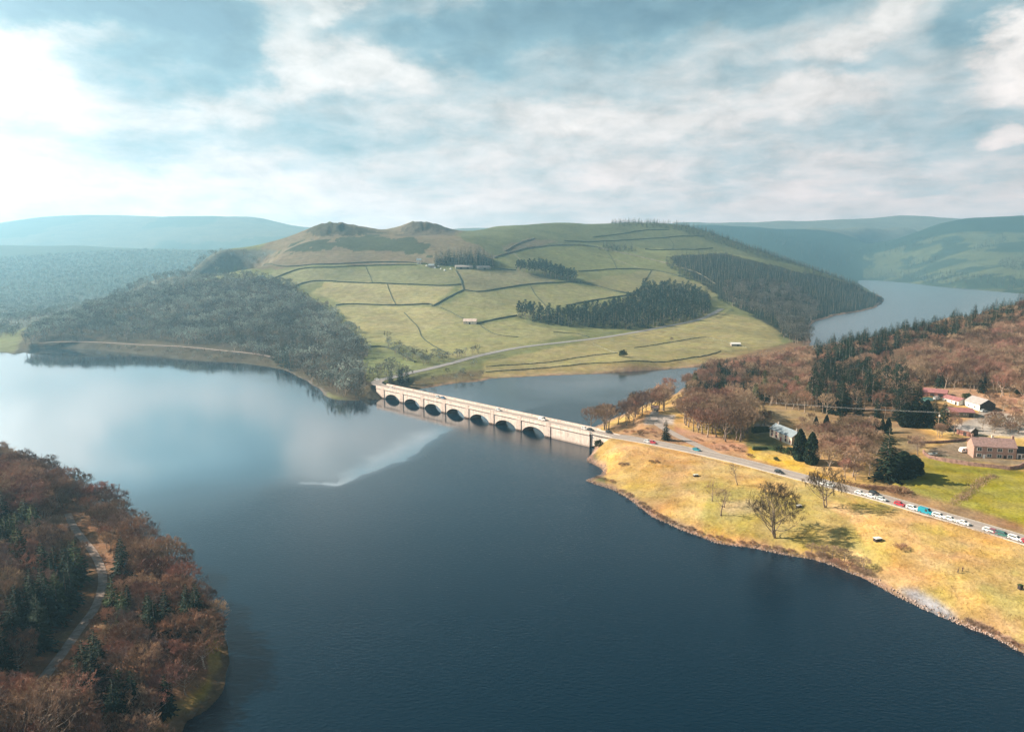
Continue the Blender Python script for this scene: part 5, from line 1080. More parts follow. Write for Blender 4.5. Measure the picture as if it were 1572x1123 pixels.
house('white_barn', 'white walled barn with a grey roof and dark right gable', 'barn', (1480, 621.5), (1503.5, 631), 10, 4.0, 3.0, m_white, m_greyroof, [(.3, 1.3, 1.4, 1.0), (.7, 1.3, 1.4, 1.0)], [], (), m_dark)  # both gables closed and darker than the long walls
house('low_barn', 'low white outbuilding with pinkish roof between the farm sheds', 'shed', (1446, 613.5), (1471, 622.5), 7, 2.8, 1.6, m_white, m_redroof, [(.25, 1.1, 1.1, .9), (.6, 1.1, 1.1, .9)], [(.85, 1.4, 2.1, m_dark)], (), m_white)
house('red_shed', 'long red roofed shed at the back of the farmyard below the wood', 'shed', (1416, 608), (1453, 609.5), 8, 3.2, 2.0, m_rust, m_redroof, [], [(.75, 3.0, 2.6, m_dark), (.4, 2.4, 2.4, m_dark)], (), m_rust)
house('kiosk', 'small pale pink hut alone beside the side road end', 'hut', (1001, 632.5), (1010, 633), 3.5, 3.0, 1.0, m_cream, m_tile, [(.5, 1.0, 1.2, 1.0)], [(.85, .8, 2.0, m_dark)])
# across the water
house('stone_barn', 'lone pale stone barn in the lower pasture', 'barn', (711, 497), (731, 498), 8, 4.2, 3.0, m_cream, m_stone2, [(.25, 1.2, 2.2, 1.0), (.75, 1.2, 2.2, 1.0)], [(.5, 2.2, 2.8, m_dark)])
house('farmhouse', 'tall pale pink farmhouse at the left end of the hill farm', 'house', (639.5, 405.5), (646.5, 405.8), 8, 7.0, 3.0, m_cream, m_slate, [(.3, 1.2, 1.2, 1.4), (.7, 1.2, 1.2, 1.4), (.3, 1.2, 4.2, 1.4), (.7, 1.2, 4.2, 1.4)], [(.5, 1.1, 2.1, m_dark)], [(.05, 1.3, m_gstone)])
house('hill_farm_shed', 'long pale roofed farm shed in front of the dark farm wood', 'shed', (700, 413.5), (726, 413.5), 16, 4.0, 3.0, m_shed, m_greyroof, [], [(.3, 4, 3, m_dark), (.7, 4, 3, m_dark)])
house('hill_farm_barn', 'lower grey farm shed right of the long pale roofed shed', 'shed', (734, 414), (754, 414), 14, 4.0, 3.0, m_shed, m_greyroof, [], [(.5, 4, 3, m_dark)])
house('hill_farm_cottage', 'small grey stone cottage among the white farm clutter', 'house', (657, 411), (666, 411.5), 8, 4.5, 2.6, m_gstone, m_slate, [(.3, 1.2, 1.2, 1.2), (.7, 1.2, 1.2, 1.2)], [(.5, 1.1, 2.1, m_dark)], [(.9, 1.1, m_gstone)])
house('sheepfold', 'low pale roofed stone fold in the shore meadow', 'shed', (1123, 531.5), (1137, 531.5), 6, 2.6, 1.4, m_gstone, m_white, [(.3, 1.0, 1.0, .8)], [(.7, 1.6, 1.9, m_dark)])

# heaps, trailers and other yard things
def blob(name, label, cat, p, d, mat, group=None, rz=0.0, n_=10, seed=0):
    r3 = np.random.default_rng(seed); t_ = np.linspace(0, 2 * math.pi, n_, endpoint=False); m1 = MB(); V = []; prof = [(1.0, -.15), (.97, .35), (.78, .75), (.42, .97)]
    for k, h_ in prof: V += [(math.cos(a) * d[0] / 2 * k * (1 + .08 * r3.normal()), math.sin(a) * d[1] / 2 * k * (1 + .08 * r3.normal()), h_ * d[2]) for a in t_]
    V.append((0, 0, d[2])); Fc = [(j * n_ + i, j * n_ + (i + 1) % n_, (j + 1) * n_ + (i + 1) % n_, (j + 1) * n_ + i) for j in range(3) for i in range(n_)] + [(3 * n_ + i, 3 * n_ + (i + 1) % n_, 4 * n_) for i in range(n_)]
    m1.add(V, Fc); o = link(name, m1.mesh(name, True), mat); o.location = p; o.rotation_euler = (0, 0, rz); o['label'] = label; o['category'] = cat
    if group: o['group'] = group
    return o
m_teal = simple('teal_sheet', (.22, .45, .40), .08, .5, .6, .3)
blob('tarpaulin', 'pale teal sheeted heap left of the farm outbuildings', 'tarpaulin', on(1423, 614.5), (8.5, 5, 2.0), m_teal)
m_wrap = simple('pale_wrap', (.75, .76, .74), .04, .8, .5, .4)
for i, (x, y, w_, lb) in enumerate([(655, 408.5, 4, 'white heap beside the grey farm cottage, leftmost of the farm clutter'), (668, 412, 3.4, 'white heap in front of the grey farm cottage'), (673, 409.8, 4, 'white heap just right of the grey farm cottage'), (683, 415, 4.4, 'white heap lowest in the pasture below the hill farm'), (692, 413.5, 3.5, 'white heap nearest the long pale roofed shed'), (677, 413.8, 3, 'small white heap in the middle of the farm clutter')]):
    blob('wrapped_bale', lb, 'bale', on(x, y), (w_, w_ * .8, 2.0), m_wrap, 'white heaps around the hill farm', seed=i)
m_paleg = simple('pale_limestone', (.62, .60, .50), .08, 1.0)
def chamber(label, px_, py_, L, W_, H_, top, side, rz=.25, name='inspection_chamber', cat='chamber'):
    p = on(px_, py_); t_ = thing(name, label, cat, p, rz); m1 = MB(); m1.box((0, 0, -.3), (L, W_, H_ + .3)); m1.build('base', side, t_); m1 = MB(); m1.box((0, 0, H_), (L + .25, W_ + .25, .16)); m1.box((0, 0, H_ + .16), (L * .5, W_ * .5, .08)); m1.build('lid', top, t_)
chamber('small low chamber with pale green lid left of the leaning tree', 1068, 731, 2.0, 1.3, .8, m_paleg, m_dark)
chamber('small white topped chamber between the two big meadow trees', 1226.5, 779, 1.8, 1.2, .8, m_white, m_dark)
chamber('larger dark chamber with a pale lid below the parked cars', 1347, 830, 2.4, 1.6, 1.0, m_white, m_dark)
chamber('dark green box at the right edge of the meadow', 1566, 905, 1.1, 1.0, 1.3, m_conl, m_dark, name='storage_box', cat='box')

# garden walls, drive
m_gw = simple('garden_wall_stone', (.30, .19, .16), .2, .8, .95, .05)
fieldwall([(1417, 695), (1422, 701), (1430, 705), (1452, 709.5), (1492, 715), (1530, 719), (1556, 721.5), (1566, 718), (1580, 712)], 'reddish stone garden wall curving round the front of the brick terrace', 1.9, .7, m_gw, 'garden_wall', group=None)
fieldwall([(1393, 680), (1428, 680.5), (1460, 679), (1493, 675)], 'long low stone wall along the drive behind the brick terrace garden', 1.3, .6, m_gw, 'garden_wall', group=None)
fieldwall([(1155, 691), (1180, 690), (1200, 693)], 'low dark hedge below the cream cottage garden', 1.6, 1.6, m_bush, 'garden_hedge', 'hedge', group=None)
fieldwall([(1155, 664), (1180, 662)], 'dark clipped hedge behind the cream cottage drive', 2.6, 3.0, m_bush, 'garden_hedge', 'hedge', group=None)
def hedge(P, label, h, w, mat, n_=1800, nm='hedge'):
    Q = on([p[0] for p in P], [p[1] for p in P])[:, :2]; Q = catmull(Q, 8); k = rng.random(n_) * (len(Q) - 1.01); i = k.astype(int); f = (k - i)[:, None]; c = Q[i] * (1 - f) + Q[i + 1] * f
    xy = c + rng.normal(size=(n_, 2)) * w * .33; z = ground(xy[:, 0], xy[:, 1]); hh = h * (1 + .5 * fbm(xy[:, 0] / 4, xy[:, 1] / 4, 2, 7)); V = np.stack([xy[:, 0], xy[:, 1], z - .1 + rng.random(n_) * hh * .55], -1)
    o0 = V.mean(0); o0[2] = z.min(); m1 = MB(); spikes(m1, V - o0, unit(rng.normal(size=V.shape) * .6 + [0, 0, .9]), hh * .5 * rng.uniform(.6, 1.2, n_), .13)
    o = m1.build(nm, mat); o.location = o0; o['label'] = label; o['category'] = 'hedge'; return o
hedge([(1462, 774), (1475, 766), (1487, 757), (1500, 746), (1510, 737), (1526, 731)], 'ragged brown hedge crossing the bright green field at the right', 1.6, 4.0, m_tw_tan, 2600)
hedge([(1296, 741), (1330, 749), (1362, 752), (1395, 757)], 'strip of russet brush between the road and the thicket', 1.5, 5, m_tw_red, 2200)
hedge([(1060, 698), (1090, 706), (1120, 713), (1160, 722), (1200, 735)], 'thin line of dry brush along the lower edge of the road', .9, 1.2, m_tw_red, 900)
hedge([(1330, 770), (1400, 788), (1450, 801), (1510, 818), (1568, 834)], 'thin line of dry brush below the parked cars', .9, 1.3, m_tw_tan, 1300)

# caravan, boat, trailer
def caravan():
    p = on(1483, 694.5); t_ = thing('caravan', 'white caravan parked at the left end of the brick terrace', 'caravan', p, .05); m1 = MB(); L, W_, H_ = 6.4, 2.3, 2.3
    prof = [(-L / 2, .55), (-L / 2 + .1, 1.6), (-L / 2 + .5, H_ + .15), (-1, H_ + .3), (L / 2 - .6, H_ + .2), (L / 2 - .05, 1.5), (L / 2, .55)]; n_ = len(prof)
    V = [(a, -W_ / 2, z_) for a, z_ in prof] + [(a, W_ / 2, z_) for a, z_ in prof]; m1.add(V, [tuple(range(n_)), tuple(range(n_, 2 * n_))[::-1]] + [(i, n_ + i, n_ + (i + 1) % n_, (i + 1) % n_)[::-1] for i in range(n_)]); m1.build('body', m_white, t_)
    for x_ in (-1.9, -.2, 1.6): m1 = MB(); m1.box((x_, -W_ / 2 - .01, 1.25), (1.1, .06, .7)); m1.build('window', m_glass, t_)
    for s_ in (-1, 1): m1 = MB(); m1.tube([(0, s_ * W_ / 2 * .8, .35), (0, s_ * W_ / 2, .35)], .35, 10); m1.build('wheel', m_dark, t_)
    m1 = MB(); m1.tube([(-L / 2, 0, .6), (-L / 2 - 1.2, 0, .5)], .06, 5); m1.build('drawbar', m_dark, t_)
caravan()
def boat():
    p = on(1431, 699); t_ = thing('boat', 'small white boat on the ground inside the garden wall', 'boat', (p[0], p[1], p[2] + .4), .1); m1 = MB(); n_ = 9; V = []
    for i in range(n_):
        f = i / (n_ - 1); w_ = 1.0 * math.sin(min(1, (1 - f) * 2.2) * math.pi / 2); x_ = -2.6 + 5.4 * f; V += [(x_, -w_, .75 + .25 * f * f), (x_, -w_ * .7, .1), (x_, 0, -.15 + .2 * f * f), (x_, w_ * .7, .1), (x_, w_, .75 + .25 * f * f)]
    m1.add(V, [(i * 5 + j, i * 5 + j + 1, (i + 1) * 5 + j + 1, (i + 1) * 5 + j) for i in range(n_ - 1) for j in range(4)] + [(0, 1, 2, 3, 4)]); m1.build('hull', m_white, t_)
    m1 = MB(); m1.box((.2, 0, .62), (4.2, 1.5, .06)); m1.build('deck', m_wrap, t_); m1 = MB(); m1.box((.8, 0, .68), (1.1, 1.2, .5), taper=.8); m1.build('windscreen', m_glass, t_)
boat()
# ------------------------------------------------------------------ cars
PAINT = {}
def paint_mat(name, col): 
    if name not in PAINT: PAINT[name] = simple(name + '_paint', col, .02, .5, .3, .5)
    return PAINT[name]
m_tyre = simple('tyre', (.025, .025, .025), .1, 1, .8, .2); m_rim = simple('wheel_rim', (.4, .4, .4), .05, 1, .4, .5); m_lamp = simple('lamp_glass', (.7, .7, .68), .02, 1, .2, .5); m_rlamp = simple('red_lamp_glass', (.4, .03, .02), .02, 1, .3, .5)
CAR = {}
def car_meshes(kind):
    if kind in CAR: return CAR[kind]
    L, W_, H_ = {'hatch': (4.0, 1.72, 1.48), 'saloon': (4.6, 1.8, 1.44), 'estate': (4.7, 1.82, 1.56), 'van': (5.2, 1.98, 2.1)}[kind]
    up = {'hatch': [(-.50, .62), (-.49, .95), (-.40, 1.42), (-.30, H_), (.06, H_), (.24, .98), (.44, .86), (.5, .62)], 'saloon': [(-.5, .62), (-.49, .92), (-.35, .98), (-.22, 1.40), (-.1, H_), (.08, H_), (.25, .97), (.45, .84), (.5, .6)],
          'estate': [(-.5, .62), (-.49, 1.0), (-.44, 1.5), (-.36, H_), (.08, H_), (.25, 1.0), (.45, .88), (.5, .62)], 'van': [(-.5, .65), (-.5, 1.95), (-.47, H_), (.18, H_), (.32, 1.28), (.48, 1.05), (.5, .65)]}[kind]
    prof = [(a * L, z_) for a, z_ in up] + [(.5 * L, .34), (.42 * L, .24), (-.42 * L, .24), (-.5 * L, .34)]; n_ = len(prof); mb_ = MB(); V = []
    for s_, inset in ((-1, 0), (1, 0)):
        for a, z_ in prof: w_ = W_ / 2 * (1 - .22 * max(0, (z_ - .9)) / (H_ - .9) * (.55 if kind == 'van' else 1)) * (1 - .10 * (abs(a) / (L / 2)) ** 4); V.append((a, s_ * w_, z_))
    mb_.add(V, [tuple(range(n_))[::-1], tuple(range(n_, 2 * n_))] + [(i, n_ + i, n_ + (i + 1) % n_, (i + 1) % n_) for i in range(n_)]); body = mb_.mesh('body')
    g = MB(); zb, zt = 1.0, H_ - .1; xr, xf = ({'hatch': -.42, 'saloon': -.24, 'estate': -.42, 'van': .02}[kind]) * L, .19 * L; xt = {'hatch': -.33, 'saloon': -.14, 'estate': -.36, 'van': .04}[kind] * L; xg = .07 * L if kind != 'van' else .17 * L
    for s_ in (-1, 1):
        wb, wt = W_ / 2 * .985 * s_, W_ / 2 * (.80 if kind != 'van' else .91) * s_; q = [(xr, wb + .012 * s_, zb), (xf, wb + .012 * s_, zb), (xg, wt + .012 * s_, zt), (xt, wt + .012 * s_, zt)]; g.add(q, [(0, 1, 2, 3) if s_ < 0 else (3, 2, 1, 0)])
    fr = [(p_[0], p_[1]) for p_ in up]; k = len(fr) - 3; (xa, za), (xb, zb2) = (up[k - 1][0] * L, up[k - 1][1]), (up[k][0] * L, up[k][1])
    g.add([(xa + .03, -W_ * .37, za - .03), (xa + .03, W_ * .37, za - .03), (xb + .03, W_ * .44, zb2 + .04), (xb + .03, -W_ * .44, zb2 + .04)], [(0, 3, 2, 1)])
    if kind != 'van':
        j = 2 if kind != 'saloon' else 3; (xa, za), (xb, zb2) = (up[j][0] * L, up[j][1]), (up[j - 1][0] * L, up[j - 1][1]); g.add([(xa - .03, -W_ * .36, za), (xa - .03, W_ * .36, za), (xb - .03, W_ * .42, zb2 + .05), (xb - .03, -W_ * .42, zb2 + .05)], [(0, 1, 2, 3)])
    win = g.mesh('window'); wh = MB(); wh.tube([(0, -.1, 0), (0, .1, 0)], .32, 12); rm = MB(); rm.tube([(0, -.11, 0), (0, .11, 0)], .18, 8); hl = MB(); hl.box((0, 0, 0), (.08, .36, .14))
    CAR[kind] = (body, win, wh.mesh('wheel'), rm.mesh('rim'), hl.mesh('headlight'), L, W_); win.materials.append(m_glass); CAR[kind][2].materials.append(m_tyre); CAR[kind][3].materials.append(m_rim); CAR[kind][4].materials.append(m_lamp); return CAR[kind]
def car(kind, paint_, label, x, y, z, rz, group=None):
    body, win, wh, rm, hl, L, W_ = car_meshes(kind); t_ = thing('van' if kind == 'van' else 'parked_car', label, 'van' if kind == 'van' else 'car', (x, y, z), rz, group)
    bm = body.copy(); bm.materials.clear(); bm.materials.append(paint_); link('body', bm, None, t_); link('window', win, None, t_)
    for sx in (-1, 1):
        for sy in (-1, 1): w_ = link('wheel', wh, None, t_); w_.location = (sx * L * .31, sy * (W_ / 2 - .1), .32); r2 = link('rim', rm, None, w_)
    for sy in (-1, 1): h_ = link('headlight', hl, None, t_); h_.location = (L / 2 - .03, sy * W_ * .33, .66)
    return t_
wht, red, teal, blk, sil, blu, grn, mar = [paint_mat(n_, c) for n_, c in (('white', (.80, .80, .79)), ('red', (.55, .035, .06)), ('teal', (.02, .30, .40)), ('black', (.02, .02, .025)), ('silver', (.60, .66, .68)), ('blue', (.10, .20, .35)), ('green', (.05, .16, .14)), ('maroon', (.25, .05, .08)))]
def on_road(px_, py_, rn, off=None):
    p = at_z(px_, py_, RMAP[rn]['z'] + .9); r2 = RMAP[rn]; P = r2['DP']; i = int(((P - p[:2]) ** 2).sum(1).argmin()); i = min(max(i, 1), len(P) - 2); d = P[i + 1] - P[i - 1]; d = d / np.linalg.norm(d)
    x, y = p[:2]; nrm = np.array([-d[1], d[0]]); s_ = float((p[:2] - P[i]) @ nrm); s2 = off if off is not None else max(-3.1, min(3.1, s_)); q = p[:2] + nrm * (s2 - s_)
    return q[0], q[1], float(r2['DZ'][i]) + .12, math.atan2(d[1], d[0])
G1 = 'cars parked along the lower side of the main road'
for kd, pm, x, y, lb, off in [
    ('hatch', wht, 1255, 742.5, 'white car half hidden behind the right meadow tree, farther of two', -2.6), ('hatch', sil, 1266, 746, 'silver car half hidden behind the right meadow tree, nearer of two', -2.6),
    ('hatch', wht, 1312.5, 758, 'white car parked first to the right of the right meadow tree', -2.6), ('saloon', wht, 1331.5, 761.5, 'white car parked beside a dark one on the lower verge', -2.7), ('hatch', blk, 1337, 757, 'black car driving past the parked white car', 2.1),
    ('hatch', sil, 1346, 767, 'grey car parked with a gap before the red car', -2.7), ('hatch', red, 1375, 774, 'red car parked alone between the grey and the white cars', -2.6), ('estate', wht, 1397, 779.5, 'white car with dark rear parked between the red car and the teal van', -2.6), ('van', teal, 1418.5, 785, 'bright teal van parked in the row', -2.6),
    ('estate', wht, 1437.5, 791.5, 'white car parked next right of the teal van', -2.6), ('hatch', wht, 1455.5, 796.5, 'white car parked second right of the teal van', -2.6), ('saloon', wht, 1475, 802, 'white car with dark front at the end of the teal van row', -2.6),
    ('hatch', wht, 1514.5, 813.5, 'white car at the left end of the last parked group', -2.6), ('hatch', mar, 1522, 816.5, 'maroon car squeezed between the white and the green cars', -2.6), ('estate', grn, 1536, 820, 'dark green car in the last parked group', -2.6), ('estate', wht, 1555, 826, 'white car between the dark green and the last red car', -2.6), ('hatch', red, 1572.5, 832, 'red car cut by the right edge of the picture', -2.6)]:
    x_, y_, z_, rz_ = on_road(x, y, 'main_road', off); car(kd, pm, lb, x_, y_, z_, rz_, G1)
for kd, pm, x, y, lb, off in [('hatch', teal, 1067, 689.8, 'teal car at the junction of the side road', 1.2), ('hatch', wht, 992, 677.2, 'white car following a red one just off the bridge', -1.6), ('hatch', red, 1001.5, 678, 'red car leading a white one just off the bridge', -1.6), ('hatch', blk, 1189, 725, 'dark car alone on the road above the big meadow tree', -2.4), ('hatch', blk, 938.5, 661.5, 'black car on the verge right after the bridge', 3.2)]:
    x_, y_, z_, rz_ = on_road(x, y, 'main_road', off); car(kd, pm, lb, x_, y_, z_, rz_)
for kd, pm, x, y, lb, w_ in [('hatch', wht, 604.5, 594.6, 'white car at the far left end of the viaduct', 3.4), ('hatch', sil, 667, 609.2, 'pale blue car leading a pair on the left half of the viaduct', 6.6), ('hatch', blu, 675.5, 610.8, 'blue grey car following in the pair on the left half of the viaduct', 6.6), ('hatch', wht, 773.5, 626.5, 'white car by the far parapet at mid viaduct', 6.6), ('van', wht, 834, 642.5, 'white van above the last pilaster of the viaduct', 6.4), ('hatch', wht, 896.5, 657, 'white car at the right end of the viaduct', 6.2), ('hatch', blk, 904, 659.4, 'black car behind the white one at the right end of the viaduct', 6.2)]:
    p = at_z(x, y, DECK + .7)[:2]; a = float((p - P0b) @ BD); q = bpos(a, w_); car(kd, pm, lb, q[0], q[1], DECK - .02, BA, 'cars crossing the viaduct')
for kd, pm, x, y, lb, rz_ in [('estate', grn, 1534, 648.5, 'dark green car parked in the gravel yard', .1), ('hatch', sil, 1510, 632, 'silver car by the dark gable of the white barn', .3), ('van', wht, 1438, 613, 'white van beside the teal sheeted heap', .4), ('hatch', blk, 1572, 653, 'black car at the right edge of the gravel yard', .6), ('saloon', wht, 1168, 661, 'white car on the cream cottage drive', .2), ('saloon', sil, 579, 583, 'pale car at the road junction left of the viaduct', -.5)]:
    p = on(x, y); car(kd, pm, lb, p[0], p[1], p[2] + .03, rz_)
# ------------------------------------------------------------------ the overhead line
def wire_line():
    A = on(1439, 669); A2 = at_z(1152, 617, 17.0); H1 = 13.5
    t_ = thing('utility_pole', 'wooden utility pole with a cross arm beside the dark conifers', 'utility pole', A, .1); m1 = MB(); m1.tube([(0, 0, -.5), (0, 0, H1)], [.17, .11], 7); m1.build('pole', m_bark, t_)
    m1 = MB(); m1.box((0, 0, H1 - .5), (2.0, .12, .14)); m1.build('cross_arm', m_bark, t_); m1 = MB(); m1.box((0.1, -.35, H1 - 2.6), (.7, .6, .9)); m1.build('transformer', m_wrap, t_)
    B = np.array([A2[0] - (A[0] - A2[0]) * .35, A2[1] - (A[1] - A2[1]) * .35]); gb = float(ground(*B)); zb = 17.6
    t2 = thing('utility_pole', 'wooden utility pole hidden in the wood behind the round thicket', 'utility pole', (B[0], B[1], gb), .1); m1 = MB(); m1.tube([(0, 0, -.5), (0, 0, zb - gb)], [.17, .11], 7); m1.build('pole', m_bark, t2); m1 = MB(); m1.box((0, 0, zb - gb - .5), (2.0, .12, .14)); m1.build('cross_arm', m_bark, t2)
    m_wire = simple('bright_wire', (.75, .75, .74), .02, 1, .4, .5)
    for k, off in enumerate((-.9, .9)):
        f = np.linspace(0, 1, 30); P = np.stack([A[0] + (B[0] - A[0]) * f, A[1] + (B[1] - A[1]) * f + off, (A[2] + H1 - .35) * (1 - f) + (zb - .35) * f - 5.0 * f * (1 - f)], -1); o0 = P.mean(0)
        m1 = MB(); m1.tube(P - o0, .022, 4); o = m1.build('overhead_wire', m_wire); o.location = o0; o['label'] = 'thin bright overhead wire in front of the dark conifer stand'; o['category'] = 'wire'; o['group'] = 'pair of overhead wires'
wire_line()
# fence posts along the road and by the hedge
mfp = MB(); mfp.box((0, 0, -.3), (.16, .16, 1.5)); fpm = mfp.mesh('fence_post'); fpm.materials.append(m_bark)
# ------------------------------------------------------------------ people in the meadow
def person(px_, py_, label, jacket, trousers, stride, face):
    p = on(px_, py_); J = {'pel': (0, 0, .95), 'ch': (0, .02, 1.25), 'nk': (0, .02, 1.48), 'hd': (0, .04, 1.60), 'top': (0, .03, 1.74)}
    V = [J['pel'], (0, .01, 1.1), J['ch'], (0, .02, 1.42), J['nk'], J['hd'], J['top']]; Rr = [.15, .14, .165, .11, .06, .095, .085]; Ed = [(i, i + 1) for i in range(6)]
    def chain(start, pts, rad):
        b = start
        for q, r_ in zip(pts, rad): V.append(q); Rr.append(r_); Ed.append((b, len(V) - 1)); b = len(V) - 1
    for s_ in (-1, 1):
        f = stride * s_; chain(0, [(.10 * s_, f * .25, .88), (.11 * s_, f * .5 + .03, .50), (.11 * s_, f, .10), (.11 * s_, f + .14, .04)], [.105, .075, .055, .045])
        chain(3, [(.20 * s_, .0, 1.40), (.25 * s_, -f * .3 - .02, 1.13), (.26 * s_, -f * .5 + .08, .88), (.26 * s_, -f * .5 + .11, .79)], [.065, .05, .038, .032])
    me = bpy.data.meshes.new('person'); me.from_pydata(V, Ed, []); o = link('person', me); md = o.modifiers.new('skin', 'SKIN')
    for i, r_ in enumerate(Rr): me.skin_vertices[0].data[i].radius = (r_, r_ * (.8 if i < 4 else 1))
    me.skin_vertices[0].data[0].use_root = True; sb = o.modifiers.new('sub', 'SUBSURF'); sb.levels = 2; sb.render_levels = 2
    m, t, b = newmat('clothing'); tcn = N(t, 'ShaderNodeTexCoord'); sp = N(t, 'ShaderNodeSeparateXYZ', ins={0: tcn.outputs['Object']}); c = RAMP(t, M(t, 'DIVIDE', sp.outputs[2], 2.0), [(0.0, (.03, .025, .02)), (.05, trousers), (.46, jacket), (.735, (.50, .32, .24)), (.835, (.07, .045, .03))], 'CONSTANT'); t.links.new(c, b.inputs['Base Color'])
    me.materials.append(m); o.location = p; o.rotation_euler = (0, 0, face); o['label'] = label; o['category'] = 'person'; o['group'] = 'two walkers on the meadow'; return o
person(1470.5, 879.5, 'left of two people walking on the golden meadow, in dark clothes', (.05, .03, .03), (.05, .05, .08), .16, 1.2)
person(1477.5, 878.0, 'right of two people walking on the golden meadow, in dark clothes', (.10, .05, .05), (.04, .04, .05), -.14, 1.4)
# ------------------------------------------------------------------ single trees and bushes
m_tw_ol = simple('olive_twigs', (.13, .10, .065), .2, .35, .95, .05)
rng = np.random.default_rng(77)
def specimen(name, label, px_, py_, pair, tm, cm, cat='bare tree', rz=0, tilt=0.0):
    p = on(px_, py_); o = thing(name, label, cat, p, rz); o.rotation_euler = (0, tilt, rz); link('trunk', pair[0], tm, o); link('crown', pair[1], cm, o); return o
specimen('bare_tree', 'largest bare tree, broad crowned, standing alone near the meadow shore', 1190, 826, bare_tree(21, 20, 501, ntw=13500, tw=.06, trunk_h=.08, stems=3, limbs=24, brn=900, tl=.62, k=6), m_bark, m_tw_ol)
specimen('bare_tree', 'round crowned bare tree beside the parked cars, right of the biggest tree', 1267, 779, bare_tree(16.5, 16, 502, ntw=9000, tw=.055, trunk_h=.12, stems=2, limbs=18, brn=600, tl=.65, k=6), m_bark, m_tw_ol)
specimen('bare_tree', 'gaunt leaning bare tree at the road edge left of the biggest tree', 1132, 744, bare_tree(10.5, 5.0, 503, ntw=420, tw=.05, trunk_h=.3, limbs=7, brn=50, tl=.6), m_bark, m_tw_grey, tilt=-.28)
specimen('bare_tree', 'thin pale sapling alone in the meadow below the leaning tree', 1107, 792, bare_tree(11.5, 7.5, 504, ntw=900, tw=.04, trunk_h=.25, limbs=7, brn=80, tl=.8), m_bark, m_tw_tan)
specimen('bare_tree', 'smaller pale sapling just left of the thin meadow sapling', 1093, 769, bare_tree(9, 6, 505, ntw=700, tw=.04, trunk_h=.25, limbs=6, brn=60, tl=.8), m_bark, m_tw_tan)
specimen('bare_tree', 'pale sapling touching the thin meadow sapling on its right', 1112, 779, bare_tree(8, 5.5, 506, ntw=600, tw=.04, trunk_h=.25, limbs=6, brn=60, tl=.8), m_bark, m_tw_tan)
for kd, x, y, h, lb, wd in [
    ('spruce', 1022, 675, 11.5, 'single dark fir beside the side road', 1.25), ('cypress', 1227, 706, 15.5, 'tall dark columnar cypress beside the cream cottage, left of two', .95), ('cypress', 1245, 712, 15.5, 'tall dark columnar cypress beside the cream cottage, right of two', .95),
    ('spruce', 1360, 737, 25, 'tall broad dark conifer at the right end of the cottage thicket', 1.15), ('cypress', 1385, 733, 12, 'wide dark evergreen right of the tall broad conifer', 2.0), ('cypress', 1401, 728, 9, 'lower dark evergreen at the field corner', 2.2),
    ('bush', 919, 686, 5.2, 'round dark evergreen bush against the end wall of the viaduct', .85),
    ('cypress', 1252, 661, 8, 'leftmost small cypress of the row below the pine stand', .9), ('cypress', 1268, 661, 9, 'second small cypress of the row below the pine stand', .9), ('spruce', 1290, 666, 13.5, 'broad dark conifer rising above the small cypress row', 1.3), ('cypress', 1310, 661, 7.5, 'small cypress just right of the broad conifer in the row', .9), ('cypress', 1321, 662, 7, 'short cypress in the middle of the row below the pines', .9),
    ('cypress', 1333, 663, 7.5, 'small cypress right of the middle of the row', 1.0), ('cypress', 1344, 663, 7.5, 'small cypress near the right end of the row', 1.0), ('cypress', 1354, 664, 8, 'small cypress second from the right end of the row', .9), ('cypress', 1363, 664, 8.5, 'rightmost small cypress of the row below the pine stand', .9),
    ('cypress', 1390, 655, 14, 'large dark cypress left of the utility pole, first of three', 1.3), ('cypress', 1403, 655, 15, 'large dark cypress left of the utility pole, middle of three', 1.2), ('cypress', 1421, 655, 15.5, 'large dark cypress left of the utility pole, last of three', 1.1), ('spruce', 1433, 657, 17, 'dark conifer just left of the utility pole', 1.2), ('spruce', 1448, 660, 17, 'dark conifer just right of the utility pole', 1.2), ('spruce', 1398, 632, 20, 'tall dark conifer behind the three large cypresses', 1.1), ('spruce', 1409, 628, 19, 'tall dark conifer left of the teal sheeted heap', 1.1),
    ('bush', 1484, 613, 5, 'dark bush between the farm sheds', 1.1), ('bush', 1442, 606, 5, 'dark bush by the red roofed shed', 1.0),
    ('bush', 1196, 694, 4.5, 'dark evergreen bush below the cream cottage, left of two', 1.1), ('bush', 1211, 697, 4.5, 'dark evergreen bush below the cream cottage, right of two', 1.1), ('bush', 1191, 707, 2.2, 'small dark bush on the golden verge below the cottage', 1.0),
    ('scrub', 1380, 757, 3.4, 'rounded brown bush on the edge of the bright field', 1.5), ('scrub', 1383, 843, 2.2, 'low dark brown bush in the meadow below the teal van', 1.2), ('bush', 1525, 702, 2.6, 'dark shrub against the front of the brick terrace', 1.2),
    ('tanscrub', 1545, 657, 2.6, 'pale heap of brush behind the brick terrace', 3.0),
    ('bush', 956, 548, 9, 'single round dark bush in the shore meadow across the channel', .75), ('grey', 1031, 527, 8, 'small bare tree by the wall in the shore meadow', .9), ('spruce', 600, 590, 14, 'dark fir left of two others behind the left end of the viaduct', 1.0), ('spruce', 615, 590, 17, 'tallest dark fir behind the left end of the viaduct', 1.1), ('spruce', 625, 588, 13, 'dark fir right of the tallest one behind the viaduct', 1.0),
    ('grey', 502, 475, 13, 'lone bare tree standing above the top of the left wood', .8), ('grey', 558, 535, 12, 'slim bare tree at the right edge of the left wood', .6)]:
    p = on(x, y); plant(kd, p[0], p[1], h, lb, var=0 if kd != 'spruce' else None, wide=wd)
def many(kd, pts, hs, lbl, group):
    for (x, y), h in zip(pts, hs): p = on(x, y); plant(kd, p[0], p[1], h, lbl, group, wide=1.0)
